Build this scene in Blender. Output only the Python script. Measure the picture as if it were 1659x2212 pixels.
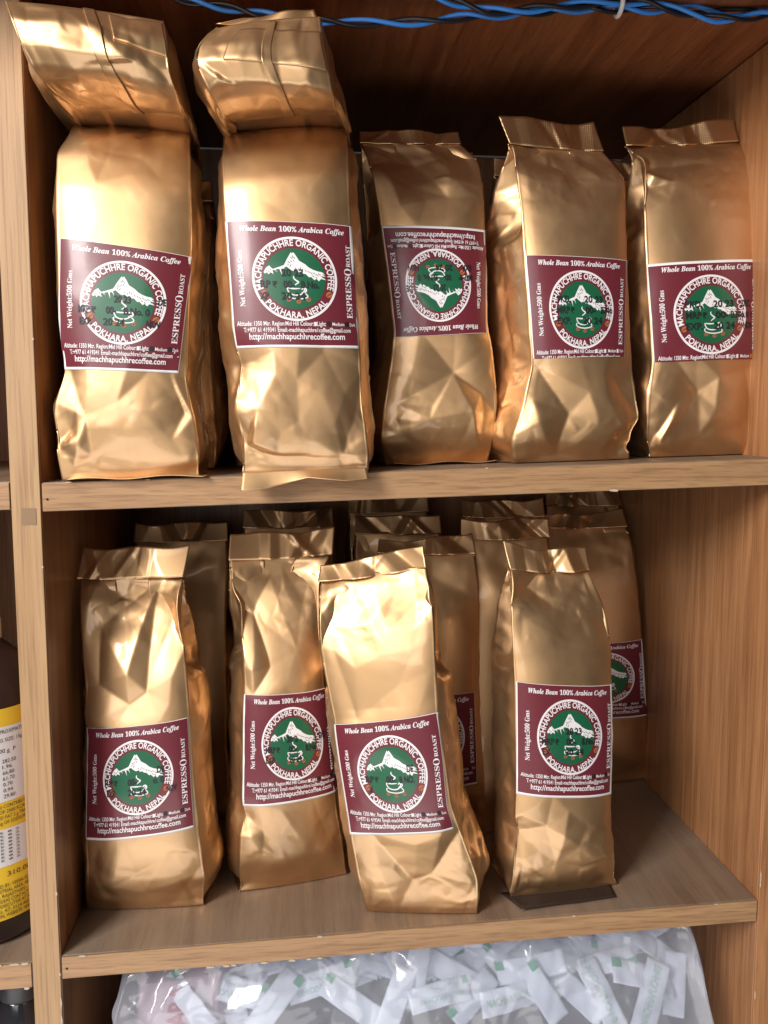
import bpy, bmesh, math, random
import numpy as np
from mathutils import Vector, Matrix
from mathutils.geometry import delaunay_2d_cdt

scene = bpy.context.scene
for o in list(bpy.data.objects):
    bpy.data.objects.remove(o)
R = math.radians

# ---------------------------------------------------------------- camera
cam_data = bpy.data.cameras.new('camera')
cam = bpy.data.objects.new('camera', cam_data)
scene.collection.objects.link(cam)
cam.location = (0, -0.60, 0)
cam.rotation_euler = (R(90 - 6.2), 0, R(-5.56))
cam_data.sensor_fit = 'HORIZONTAL'
cam_data.sensor_width = 36
cam_data.lens = 36 * 1900 / 1659
cam_data.clip_start = 0.01
cam_data.clip_end = 50
scene.camera = cam

# ---------------------------------------------------------------- light
world = bpy.data.worlds.new('World')
scene.world = world
world.use_nodes = True
bg = world.node_tree.nodes['Background']
bg.inputs[0].default_value = (0.62, 0.60, 0.60, 1)
bg.inputs[1].default_value = 0.055


def area(name, loc, target, sx, sy, energy, color):
    l = bpy.data.lights.new(name, 'AREA')
    l.shape = 'RECTANGLE'
    l.size, l.size_y, l.energy, l.color = sx, sy, energy, color
    o = bpy.data.objects.new(name, l)
    scene.collection.objects.link(o)
    o.location = loc
    o.rotation_euler = (Vector(target) - Vector(loc)).to_track_quat('-Z', 'Y').to_euler()
    return o


area('doorway_light', (-1.15, -1.25, 0.85), (0.1, 0.05, -0.1), 0.6, 0.85, 40, (1.0, 0.97, 0.93))
area('front_daylight', (-0.85, -2.2, 0.30), (0.1, 0, -0.1), 1.4, 1.2, 14, (1.0, 0.98, 0.97))
area('floor_bounce', (-0.35, -1.15, -1.30), (0.1, 0.05, -0.15), 1.9, 0.9, 12, (1.0, 0.97, 0.94))

scene.view_settings.view_transform = 'Standard'
scene.view_settings.look = 'None'
scene.view_settings.exposure = 0.28
scene.view_settings.gamma = 1.0
scene.render.engine = 'CYCLES'
scene.cycles.max_bounces = 8
scene.cycles.transparent_max_bounces = 16
scene.cycles.use_denoising = True

# ---------------------------------------------------------------- traced sizes, metres
BAGS = {
    'U1': dict(
        a=[[-0.1564,0.004,-0.0404],[-0.1593,0.0,-0.026],[-0.1603,0.0,0.0029],[-0.1521,0.0,0.03],[-0.1538,0.0,0.0716],[-0.1538,0.002,0.1129],[-0.154,0.007,0.1489],[-0.1546,0.016,0.1717],[-0.1489,0.027,0.1863],[-0.1498,0.042,0.1969],[-0.1528,0.058,0.2049]],
        b=[[-0.0672,0.006,-0.0389],[-0.0665,0.002,-0.0265],[-0.0708,0.0,0.0029],[-0.0732,-0.0,0.0304],[-0.0707,0.0,0.0726],[-0.0685,0.002,0.1101],[-0.0686,0.007,0.1451],[-0.0693,0.016,0.1726],[-0.0706,0.027,0.1877],[-0.0725,0.042,0.198],[-0.0742,0.058,0.2055]],
        t=[0.0,0.0521,0.1606,0.2624,0.4178,0.5644,0.6974,0.7964,0.8654,0.9335,1.0],
        dv=[0,0.058],
        label=[[-0.95,0.57],[1.033,0.54],[0.883,0.255],[-1.033,0.265]],
        cut=1.0,
        top=0,
        cr=[[-0.9,0.26,-0.517,0.15,2.5,9],[-0.517,0.15,-0.667,0.075,-3,8],[-0.667,0.075,-0.983,0.085,3,7],[-0.517,0.15,-0.933,0.09,-2.5,8],[0.4,0.26,0.933,0.165,2.5,9],[0.75,0.26,0.983,0.145,-2.5,8],[-0.5,0.05,0.8,0.03,1.5,8],[-0.217,0.8,0.283,0.78,1.5,7]],
    ),
    'U2': dict(
        a=[[-0.0368,-0.008,-0.0419],[-0.0375,-0.013,-0.0244],[-0.0397,-0.014,0.0149],[-0.041,-0.013,0.0448],[-0.043,-0.011,0.0892],[-0.0449,-0.008,0.1247],[-0.0464,-0.003,0.149],[-0.0474,0.008,0.1709],[-0.0469,0.02,0.1872],[-0.0467,0.036,0.1988],[-0.0471,0.055,0.2085]],
        b=[[0.0462,-0.008,-0.0393],[0.0465,-0.012,-0.0263],[0.044,-0.013,0.0121],[0.0411,-0.012,0.047],[0.0374,-0.011,0.0904],[0.0356,-0.008,0.1258],[0.0348,-0.003,0.1569],[0.0349,0.008,0.1776],[0.0353,0.02,0.1902],[0.0356,0.036,0.2019],[0.036,0.055,0.2111]],
        t=[0.0,0.057,0.1966,0.313,0.4709,0.5986,0.6997,0.7857,0.853,0.9239,1.0],
        dv=[0,0.06],
        label=[[-1.0,0.6],[1.05,0.59],[0.983,0.305],[-0.983,0.31]],
        cut=1.0,
        top=0,
        cr=[[-1.017,0.265,-0.683,0.165,-5,14],[-0.683,0.165,-0.8,0.08,-5,13],[-0.917,0.08,-0.433,0.055,2,8],[0.417,0.3,0.7,0.205,2.5,11],[0.7,0.205,1.067,0.26,2.5,10],[0.9,0.175,0.6,0.055,2.5,8],[-0.717,0.055,0.75,0.045,2.5,9],[-0.05,0.235,0.367,0.195,0.8,10]],
    ),
    'U3': dict(
        a=[[0.0662,0.06,-0.0355],[0.0614,0.05,-0.0206],[0.0626,0.048,0.0066],[0.0686,0.05,0.0404],[0.0706,0.05,0.0605],[0.0665,0.053,0.1006],[0.0615,0.058,0.1409],[0.0566,0.064,0.175],[0.0521,0.075,0.1926],[0.0487,0.085,0.2048]],
        b=[[0.1431,0.06,-0.0324],[0.1436,0.05,-0.0191],[0.1485,0.048,0.0033],[0.145,0.05,0.0341],[0.1401,0.05,0.0611],[0.1392,0.053,0.1017],[0.1384,0.058,0.1418],[0.1379,0.064,0.1704],[0.1375,0.075,0.19],[0.1244,0.085,0.2063]],
        t=[0.0,0.069,0.1683,0.2963,0.3897,0.5502,0.7111,0.8377,0.9239,1.0],
        dv=[-0.008,0.052],
        label=[[0.967,0.39],[-0.967,0.375],[-0.983,0.7],[1.033,0.69]],
        cut=1.0,
        top=0,
        seal=[[0.0487,0.089,0.2153],[0.124,0.089,0.2166]],
        cr=[[0.2,0.28,-0.467,0.395,4,13],[0.2,0.28,1.033,0.37,-2.5,10],[0.2,0.28,-0.8,0.18,3,11],[0.2,0.28,0.533,0.165,-4,10],[0.2,0.28,-0.2,0.14,-2.5,11],[-0.8,0.18,-0.183,0.175,2,9],[0.733,0.225,1.017,0.155,3,8],[0.767,0.21,0.75,0.06,-3,8],[-0.15,0.91,-0.683,0.92,3,9],[-0.15,0.91,0.317,0.79,3,10],[-0.15,0.91,-0.05,1.0,-3,10],[-0.35,0.825,-0.083,0.775,3,9]],
    ),
    'U4': dict(
        a=[[0.1599,0.035,-0.0354],[0.1545,0.028,-0.0202],[0.1611,0.026,0.0032],[0.1679,0.028,0.0363],[0.166,0.03,0.0726],[0.1633,0.034,0.1153],[0.1615,0.04,0.1488],[0.1597,0.048,0.1766],[0.1567,0.06,0.1995]],
        b=[[0.2465,0.04,-0.0319],[0.2457,0.034,-0.0206],[0.2524,0.032,-0.0001],[0.2441,0.034,0.0405],[0.2421,0.036,0.0741],[0.2406,0.04,0.1138],[0.2409,0.046,0.1454],[0.2423,0.054,0.1754],[0.2289,0.066,0.1983]],
        t=[0.0,0.0624,0.1576,0.3104,0.4553,0.6269,0.7639,0.888,1.0],
        dv=[-0.018,0.055],
        label=[[-1.0,0.625],[1.0,0.625],[0.833,0.325],[-0.967,0.33]],
        cut=0.86,
        top=0,
        seal=[[0.1487,0.064,0.2204],[0.2237,0.07,0.2194]],
        cr=[[-0.25,0.16,-0.883,0.305,4,13],[-0.25,0.16,-0.7,0.13,-4,11],[-0.25,0.16,-0.267,0.025,3.5,10],[-0.267,0.025,-1.0,0.005,-4,9],[-0.7,0.13,-0.267,0.025,4,10],[-0.7,0.13,-1.017,0.09,-3,9],[0.75,0.06,1.0,0.155,3,8],[0.7,0.235,1.0,0.155,-2.5,8],[-0.883,0.985,0.217,0.855,2.5,16],[0.217,0.855,1.25,0.955,-2.5,14]],
    ),
    'U5': dict(
        a=[[0.2671,0.05,-0.03],[0.2613,0.043,-0.0175],[0.2614,0.042,0.0102],[0.2644,0.043,0.0394],[0.2615,0.044,0.0752],[0.2593,0.048,0.1145],[0.2592,0.054,0.1475],[0.2589,0.06,0.1757],[0.2593,0.066,0.1924],[0.2512,0.078,0.2055]],
        b=[[0.3653,0.055,-0.0303],[0.3635,0.05,-0.0197],[0.3573,0.048,0.0069],[0.3504,0.048,0.042],[0.3491,0.05,0.0768],[0.3473,0.053,0.1168],[0.3473,0.058,0.1502],[0.3479,0.064,0.1824],[0.3488,0.07,0.1994],[0.3408,0.08,0.2124]],
        t=[0.0,0.0544,0.1641,0.293,0.4348,0.5944,0.7293,0.8527,0.9245,1.0],
        dv=[0,0.053],
        label=[[-1.0,0.585],[1.017,0.6],[0.983,0.3],[-0.983,0.295]],
        cut=0.84,
        top=1,
        seal=[[0.2497,0.082,0.2196],[0.3394,0.084,0.2302]],
        cr=[[-0.2,0.205,-0.6,0.3,4,12],[-0.2,0.205,-0.983,0.195,-3,12],[-0.2,0.205,-1.017,0.015,4,13],[-0.533,0.17,-0.833,0.04,-2,8],[-0.967,0.9,0.117,0.905,2.5,12],[-0.9,0.835,-0.817,0.865,-2,8],[0.717,0.27,0.75,0.06,2.5,9]],
    ),
    'L1': dict(
        a=[[-0.1647,0.059,-0.3762],[-0.1632,0.052,-0.3492],[-0.1627,0.051,-0.312],[-0.1604,0.051,-0.2758],[-0.1581,0.053,-0.2282],[-0.1598,0.056,-0.199],[-0.1621,0.061,-0.165],[-0.1644,0.069,-0.1385],[-0.1666,0.081,-0.1209]],
        b=[[-0.0763,0.052,-0.3764],[-0.0739,0.045,-0.3483],[-0.0775,0.044,-0.3126],[-0.0797,0.044,-0.2761],[-0.0825,0.046,-0.223],[-0.0847,0.049,-0.1885],[-0.0868,0.054,-0.165],[-0.0887,0.062,-0.1421],[-0.0876,0.074,-0.1196]],
        t=[0.0,0.1087,0.2478,0.3861,0.578,0.7004,0.8117,0.9109,1.0],
        dv=[0.004,0.055],
        label=[[-1.0,0.57],[0.967,0.58],[0.933,0.27],[-0.983,0.23]],
        cut=1.0,
        top=0,
        seal=[[-0.1644,0.085,-0.0998],[-0.083,0.078,-0.097]],
        cr=[[0.533,0.995,0.233,0.665,5,11],[0.967,0.925,0.233,0.665,-4,10],[0.233,0.665,-0.117,0.635,4,9],[-0.117,0.635,-0.717,0.7,4,9],[-0.717,0.7,-0.617,0.85,4.5,10],[-0.75,0.7,-0.85,0.595,-3,9],[-0.117,0.915,-0.1,0.72,-4,22],[-0.1,0.135,0.3,0.175,1.5,12],[0.3,0.175,0.817,0.115,1.5,12],[0.633,0.05,1.0,0.01,2.5,8]],
    ),
    'L2': dict(
        a=[[-0.0504,0.067,-0.3743],[-0.049,0.059,-0.3478],[-0.0459,0.058,-0.3135],[-0.0445,0.059,-0.2693],[-0.0433,0.062,-0.2117],[-0.0417,0.066,-0.1838],[-0.0476,0.072,-0.1561],[-0.0519,0.08,-0.1322],[-0.0546,0.092,-0.1105]],
        b=[[0.0354,0.082,-0.3719],[0.0329,0.074,-0.3463],[0.0285,0.072,-0.3159],[0.0236,0.072,-0.2774],[0.0182,0.074,-0.2137],[0.0163,0.076,-0.1844],[0.0152,0.08,-0.1594],[0.017,0.087,-0.1312],[0.0252,0.097,-0.108]],
        t=[0.0,0.1011,0.221,0.3744,0.5996,0.7062,0.8064,0.9069,1.0],
        dv=[-0.012,0.054],
        label=[[-1.0,0.6],[1.15,0.605],[1.167,0.3],[-1.0,0.27]],
        cut=1.0,
        top=0,
        seal=[[-0.0541,0.096,-0.0912],[0.0281,0.101,-0.0888]],
        cr=[[-0.617,0.835,-0.4,0.68,5,11],[-1.033,0.855,-0.817,0.67,-4,9],[-0.167,0.94,0.35,0.725,3.5,22],[0.833,0.985,0.35,0.725,-3.5,22],[-0.4,0.68,-0.8,0.6,3,9],[0.35,0.725,0.533,0.63,-2,9],[-0.95,0.245,-0.567,0.2,2.5,8],[-0.567,0.2,-0.833,0.19,-2.5,7],[0.533,0.255,0.95,0.055,1.5,10],[-0.933,0.005,-0.75,0.04,3,7]],
    ),
    'L3': dict(
        a=[[0.0488,0.026,-0.3717],[0.0415,0.02,-0.3426],[0.0354,0.019,-0.3093],[0.0318,0.019,-0.2771],[0.0275,0.02,-0.2491],[0.0237,0.022,-0.2217],[0.017,0.026,-0.1846],[0.012,0.031,-0.1513],[0.0144,0.039,-0.1324],[0.0161,0.049,-0.1204]],
        b=[[0.1291,0.011,-0.3693],[0.1289,0.005,-0.339],[0.1161,0.001,-0.3025],[0.107,-0.001,-0.2784],[0.1024,-0.001,-0.2436],[0.0966,0.0,-0.2096],[0.0952,0.003,-0.1733],[0.0946,0.009,-0.1412],[0.0922,0.016,-0.119],[0.0911,0.023,-0.1074]],
        t=[0.0,0.1151,0.2518,0.3607,0.4801,0.5973,0.7372,0.8628,0.9452,1.0],
        dv=[0.011,0.053],
        label=[[-1.0,0.59],[1.0,0.6],[0.9,0.28],[-1.0,0.26]],
        cut=1.0,
        top=0,
        seal=[[0.0163,0.053,-0.1095],[0.0893,0.027,-0.0924]],
        cr=[[-0.533,0.605,-0.767,0.795,2.5,16],[-0.533,0.605,0.317,0.685,2.5,18],[-1.033,0.885,-0.433,0.88,2.5,6],[-0.617,0.84,-0.4,0.74,2,12],[-0.083,0.11,-0.617,0.275,4,14],[0.25,0.13,0.983,0.27,4,11],[0.983,0.27,0.65,0.27,-3,9],[0.25,0.13,0.983,0.055,-3,12],[-0.083,0.11,-0.433,0.015,-2,14],[0.75,0.9,0.533,0.955,2.5,9],[-0.283,0.465,-0.283,0.345,-1.6,10]],
    ),
    'L4': dict(
        a=[[0.1598,0.03,-0.3687],[0.1591,0.023,-0.3431],[0.1602,0.022,-0.3132],[0.161,0.023,-0.2808],[0.1602,0.024,-0.2379],[0.1595,0.027,-0.1961],[0.1581,0.03,-0.1721],[0.158,0.036,-0.1417],[0.1584,0.046,-0.1242],[0.16,0.056,-0.1149]],
        b=[[0.2455,0.036,-0.3638],[0.2415,0.03,-0.3398],[0.2367,0.029,-0.3165],[0.2363,0.03,-0.289],[0.2368,0.031,-0.2433],[0.236,0.034,-0.2034],[0.236,0.038,-0.1762],[0.2357,0.044,-0.1541],[0.2279,0.052,-0.1321],[0.2236,0.06,-0.1174]],
        t=[0.0,0.1,0.2036,0.3199,0.492,0.6512,0.7514,0.8559,0.9415,1.0],
        dv=[-0.004,0.055],
        label=[[-0.983,0.65],[1.033,0.65],[1.033,0.32],[-1.0,0.315]],
        cut=1.0,
        top=0,
        seal=[[0.1555,0.06,-0.0956],[0.2242,0.064,-0.1015]],
        cr=[[-0.983,0.205,-0.417,0.23,4,9],[-0.417,0.23,-0.067,0.205,-3,8],[-0.067,0.205,-0.2,0.115,4,9],[-0.983,0.19,-0.2,0.115,-4,9],[-0.2,0.115,-0.883,0.055,3.5,9],[-0.85,0.125,-0.95,0.01,-3,8],[-0.85,0.97,-0.083,0.87,3.5,17],[-0.083,0.87,0.9,0.99,-3.5,16],[0.35,0.865,0.867,0.845,2,8],[0.283,0.09,0.95,0.12,1.5,10],[0.833,0.105,1.0,0.01,2,7]],
    ),
    'R3': dict(
        a=[[0.0763,0.12,-0.3698],[0.0727,0.112,-0.3121],[0.0695,0.112,-0.2233],[0.0678,0.118,-0.1655],[0.0662,0.135,-0.1133]],
        b=[[0.1618,0.13,-0.3727],[0.1573,0.122,-0.3158],[0.1501,0.122,-0.2248],[0.1525,0.126,-0.1531],[0.1501,0.138,-0.1163]],
        t=[0.0,0.2233,0.5698,0.8197,1.0],
        dv=[0,0.05],
        label=[[-0.883,0.54],[0.917,0.535],[0.833,0.225],[-0.883,0.22]],
        cut=1.0,
        top=0,
        seal=[[0.0678,0.139,-0.1052],[0.1491,0.142,-0.0999]],
        cr=[[0.05,0.925,0.85,0.825,2,12],[0.85,0.825,0.283,0.78,-2,10]],
    ),
    'R6': dict(
        a=[[0.253,0.218,-0.3657],[0.2491,0.211,-0.3247],[0.2444,0.21,-0.2683],[0.241,0.212,-0.2127],[0.2389,0.218,-0.1602],[0.237,0.228,-0.1278],[0.2352,0.238,-0.1077]],
        b=[[0.3487,0.223,-0.3637],[0.3444,0.218,-0.3263],[0.3398,0.218,-0.2738],[0.3342,0.218,-0.2184],[0.3301,0.224,-0.164],[0.3263,0.232,-0.1219],[0.3223,0.24,-0.1072]],
        t=[0.0,0.1519,0.3602,0.5727,0.7779,0.9245,1.0],
        dv=[-0.004,0.05],
        label=[[-0.9,0.55],[1.05,0.575],[1.017,0.275],[-0.917,0.275]],
        cut=1.0,
        top=0,
        seal=[[0.2356,0.242,-0.0963],[0.3219,0.244,-0.0928]],
        cr=[[-0.217,0.92,0.6,0.88,1.5,10]],
    ),
    'T1': dict(
        a=[[-0.139,0.004,0.1967],[-0.1457,-0.022,0.1964],[-0.1488,-0.04,0.1974],[-0.1516,-0.05,0.2003],[-0.1555,-0.058,0.2087],[-0.1593,-0.058,0.2244],[-0.1651,-0.046,0.2379]],
        b=[[-0.0719,0.004,0.1914],[-0.0693,-0.022,0.187],[-0.0686,-0.04,0.187],[-0.0693,-0.05,0.1919],[-0.0717,-0.056,0.201],[-0.0737,-0.052,0.2183],[-0.0769,-0.042,0.2321]],
        t=[0.0,0.2573,0.4347,0.5417,0.6559,0.8223,1.0],
        dv=[-0.006,0.14],
        cr=[[-1.25,0.565,-0.25,0.575,2.5,9],[-0.25,0.575,0.567,0.645,3,10],[0.917,0.565,0.367,0.37,-2.5,9],[-0.083,0.21,0.4,0.585,2,10],[-0.867,0.69,-0.467,0.765,2,10],[0.533,0.805,0.4,0.65,-3,14]],
    ),
    'T2': dict(
        a=[[-0.0402,0.004,0.1912],[-0.0435,-0.022,0.1861],[-0.0472,-0.04,0.1877],[-0.052,-0.051,0.1937],[-0.0597,-0.056,0.2065],[-0.0567,-0.052,0.2169],[-0.0451,-0.042,0.2297]],
        b=[[0.0277,0.004,0.1968],[0.026,-0.022,0.1917],[0.0241,-0.04,0.1911],[0.022,-0.051,0.1931],[0.0197,-0.056,0.2043],[0.0172,-0.052,0.2167],[0.0154,-0.042,0.2385]],
        t=[0.0,0.2568,0.4325,0.5503,0.6848,0.8012,1.0],
        dv=[0.014,0.13],
        cr=[[-1.0,0.68,-0.5,0.505,3,11],[-0.5,0.505,-1.017,0.01,-3,10],[-0.517,0.49,-0.233,0.365,2.5,8],[-1.0,0.68,-0.017,0.76,2.5,8],[0.267,0.71,0.6,0.585,-3,14],[-1.0,0.68,-0.75,0.59,-2,7]],
    ),
}
CABLE_A = [[-0.0791,-0.006,0.2637],[-0.0678,-0.006,0.2598],[-0.0477,-0.006,0.2576],[-0.0275,-0.006,0.2549],[-0.0101,-0.006,0.2522],[0.0164,-0.006,0.2511],[0.043,-0.006,0.2511],[0.0577,-0.006,0.2519],[0.0881,-0.006,0.2538],[0.1093,-0.006,0.2578],[0.1349,-0.006,0.26],[0.183,-0.006,0.2657],[0.2143,-0.006,0.267],[0.2332,-0.006,0.267],[0.2586,-0.006,0.2692],[0.2875,-0.006,0.2675],[0.3162,-0.006,0.2699],[0.3359,-0.006,0.2736]]
CABLE_B = [[0.0781,-0.0125,0.2682],[0.0972,-0.0125,0.2646],[0.1231,-0.0125,0.2592],[0.1352,-0.0125,0.2592],[0.1779,-0.0125,0.2647],[0.2087,-0.0125,0.2685],[0.2317,-0.0125,0.2692],[0.2559,-0.0125,0.2631],[0.2763,-0.0125,0.2605],[0.2909,-0.0125,0.2608],[0.3128,-0.0125,0.2652],[0.3324,-0.0125,0.2677]]
CLIP = [0.2122, -0.009, 0.2679]
SACHETS = [[0.1817,0.03,-0.4411,13,0.0681,1],[0.2463,0.035,-0.4441,10,0.0591,2],[0.2745,0.025,-0.452,-10,0.0695,1],[0.2361,0.015,-0.4586,-70,0.066,3],[0.2762,0.014,-0.4607,62,0.066,3],[0.1889,0.018,-0.4555,-58,0.0625,1],[0.1334,0.02,-0.4565,40,0.0591,1],[0.2178,0.022,-0.4604,-48,0.0625,0],[0.1618,0.012,-0.4528,5,0.066,3],[0.2016,0.07,-0.436,6,0.066,0],[0.2377,0.075,-0.4393,9,0.0625,1],[0.2829,0.06,-0.4368,25,0.0625,0],[-0.0554,0.03,-0.4441,-15,0.0677,4],[0.0128,0.032,-0.4438,17,0.0677,4],[-0.0443,0.05,-0.4359,8,0.0643,0],[0.0882,0.05,-0.432,30,0.0591,0],[0.0885,0.03,-0.441,76,0.0625,1],[0.0593,0.045,-0.4378,-20,0.0625,2],[-0.0059,0.06,-0.4377,12,0.0625,1],[-0.0847,0.05,-0.447,35,0.0625,0],[0.0359,0.02,-0.4531,-35,0.0625,1],[-0.0232,0.02,-0.4507,50,0.066,2],[0.0709,0.018,-0.4541,65,0.0625,0],[0.1174,0.04,-0.446,-30,0.0625,0],[0.1514,0.06,-0.4378,20,0.066,1],[0.112,0.075,-0.4369,-8,0.0625,0],[0.138,0.05,-0.4502,55,0.0591,2],[-0.0887,0.025,-0.4479,-50,0.0625,1],[0.2997,0.05,-0.4488,-40,0.0556,0],[0.0243,0.08,-0.4428,-10,0.0625,0],[0.2178,0.05,-0.4415,-6,0.066,4],[0.1757,0.08,-0.4482,-25,0.0591,0],[-0.0661,0.08,-0.4571,20,0.0591,0],[0.2683,0.07,-0.4538,4,0.066,2],[0.1057,0.014,-0.448,12,0.0625,4],[0.303,0.03,-0.4634,80,0.0591,0]]

def shelf_z(x, level):
    """height of the (slightly sloping) shelf tops"""
    return (-0.0437 + 0.0275 * (x + 0.1707)) if level == 'upper' else (-0.3775 + 0.0263 * (x + 0.1702))


# ---------------------------------------------------------------- helpers
def link(o, parent=None):
    scene.collection.objects.link(o)
    if parent is not None:
        o.parent = parent
    return o


def mesh_obj(name, V, F, mat, parent=None, smooth=True):
    me = bpy.data.meshes.new(name)
    me.from_pydata([tuple(map(float, v)) for v in V], [], [tuple(f) for f in F])
    if mat is not None:
        me.materials.append(mat)
    if smooth and len(me.polygons):
        me.polygons.foreach_set('use_smooth', [True] * len(me.polygons))
    me.update()
    return link(bpy.data.objects.new(name, me), parent)


def empty(name, loc=(0, 0, 0)):
    o = bpy.data.objects.new(name, None)
    o.empty_display_size = 0.02
    o.location = loc
    return link(o)


def tag(o, label, cat, group=None):
    o['label'] = label
    o['category'] = cat
    if group:
        o['group'] = group
    return o


def child_of(o, parent):
    """parent with the mesh left where it stands"""
    o.parent = parent
    if parent.type == 'EMPTY':
        o.matrix_parent_inverse = Matrix.Translation(-Vector(parent.location))
    return o


def prism(name, corners, y0, y1, mat, parent=None, bevel=0.0006):
    """board: 4 (x,z) corners of its front face, run from y0 to y1"""
    bm = bmesh.new()
    f = [bm.verts.new((x, y0, z)) for x, z in corners]
    b = [bm.verts.new((x, y1, z)) for x, z in corners]
    n = len(corners)
    bm.faces.new(f)
    bm.faces.new(b[::-1])
    for i in range(n):
        j = (i + 1) % n
        bm.faces.new((f[j], f[i], b[i], b[j]))
    bmesh.ops.recalc_face_normals(bm, faces=bm.faces)
    if bevel:
        bmesh.ops.bevel(bm, geom=bm.edges[:], offset=bevel, segments=2, affect='EDGES', profile=0.6)
    me = bpy.data.meshes.new(name)
    bm.to_mesh(me)
    bm.free()
    me.materials.append(mat)
    return link(bpy.data.objects.new(name, me), parent)


def tube(points, radius, nseg=10, closed=True):
    pts = [Vector(p) for p in points]
    V, F = [], []
    prev = None
    for i, p in enumerate(pts):
        d = (pts[min(i + 1, len(pts) - 1)] - pts[max(i - 1, 0)]).normalized()
        if prev is None:
            n = d.orthogonal().normalized()
        else:
            n = (prev - d * prev.dot(d)).normalized()
        prev = n
        b = d.cross(n)
        for k in range(nseg):
            a = 2 * math.pi * k / nseg
            V.append(p + (n * math.cos(a) + b * math.sin(a)) * radius)
    for i in range(len(pts) - 1):
        for k in range(nseg):
            k2 = (k + 1) % nseg
            F.append((i * nseg + k, i * nseg + k2, (i + 1) * nseg + k2, (i + 1) * nseg + k))
    F.append(tuple(range(nseg))[::-1])
    F.append(tuple((len(pts) - 1) * nseg + k for k in range(nseg)))
    return V, F


def lathe(profile, n=48):
    V, F = [], []
    for r, z in profile:
        for k in range(n):
            a = 2 * math.pi * k / n
            V.append((r * math.cos(a), r * math.sin(a), z))
    for i in range(len(profile) - 1):
        for k in range(n):
            k2 = (k + 1) % n
            F.append((i * n + k, i * n + k2, (i + 1) * n + k2, (i + 1) * n + k))
    F.append(tuple(range(n))[::-1])
    F.append(tuple((len(profile) - 1) * n + k for k in range(n)))
    return V, F


# ---------------------------------------------------------------- materials
def new_mat(name):
    m = bpy.data.materials.new(name)
    m.use_nodes = True
    nt = m.node_tree
    return m, nt, nt.nodes['Principled BSDF']


def plain(name, col, rough=0.5, metallic=0.0, coat=0.0, spec=0.5):
    m, nt, b = new_mat(name)
    b.inputs['Base Color'].default_value = (*col, 1)
    b.inputs['Roughness'].default_value = rough
    b.inputs['Metallic'].default_value = metallic
    b.inputs['Coat Weight'].default_value = coat
    b.inputs['Coat Roughness'].default_value = 0.15
    b.inputs['Specular IOR Level'].default_value = spec
    return m


def nn(nt, typ, **kw):
    n = nt.nodes.new(typ)
    for k, v in kw.items():
        setattr(n, k, v)
    return n


def foil(name, col, rough, crimp=False):
    m, nt, b = new_mat(name)
    tc = nn(nt, 'ShaderNodeTexCoord')
    n1 = nn(nt, 'ShaderNodeTexNoise')
    n1.inputs['Scale'].default_value = 55
    n1.inputs['Detail'].default_value = 3
    nt.links.new(tc.outputs['Object'], n1.inputs['Vector'])
    mix = nn(nt, 'ShaderNodeMix', data_type='RGBA')
    mix.inputs[6].default_value = (*[c * 0.93 for c in col], 1)
    mix.inputs[7].default_value = (*[min(1, c * 1.05) for c in col], 1)
    nt.links.new(n1.outputs['Fac'], mix.inputs[0])
    nt.links.new(mix.outputs[2], b.inputs['Base Color'])
    b.inputs['Metallic'].default_value = 1.0
    mr = nn(nt, 'ShaderNodeMapRange')
    mr.inputs[3].default_value = rough - 0.05
    mr.inputs[4].default_value = rough + 0.06
    nt.links.new(n1.outputs['Fac'], mr.inputs[0])
    nt.links.new(mr.outputs[0], b.inputs['Roughness'])
    b.inputs['Coat Weight'].default_value = 0.6
    b.inputs['Coat Roughness'].default_value = 0.08
    n2 = nn(nt, 'ShaderNodeTexNoise')
    n2.inputs['Scale'].default_value = 90
    n2.inputs['Detail'].default_value = 2
    nt.links.new(tc.outputs['Object'], n2.inputs['Vector'])
    bu = nn(nt, 'ShaderNodeBump')
    bu.inputs['Strength'].default_value = 0.03
    bu.inputs['Distance'].default_value = 0.002
    nt.links.new(n2.outputs['Fac'], bu.inputs['Height'])
    last = bu
    if crimp:
        for ax in ('X', 'Z'):
            w = nn(nt, 'ShaderNodeTexWave', wave_type='BANDS', bands_direction=ax)
            w.inputs['Scale'].default_value = 230
            w.inputs['Distortion'].default_value = 0.6
            nt.links.new(tc.outputs['Object'], w.inputs['Vector'])
            b2 = nn(nt, 'ShaderNodeBump')
            b2.inputs['Strength'].default_value = 0.10
            b2.inputs['Distance'].default_value = 0.0006
            nt.links.new(w.outputs['Fac'], b2.inputs['Height'])
            nt.links.new(last.outputs[0], b2.inputs['Normal'])
            last = b2
    nt.links.new(last.outputs[0], b.inputs['Normal'])
    return m


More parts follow.
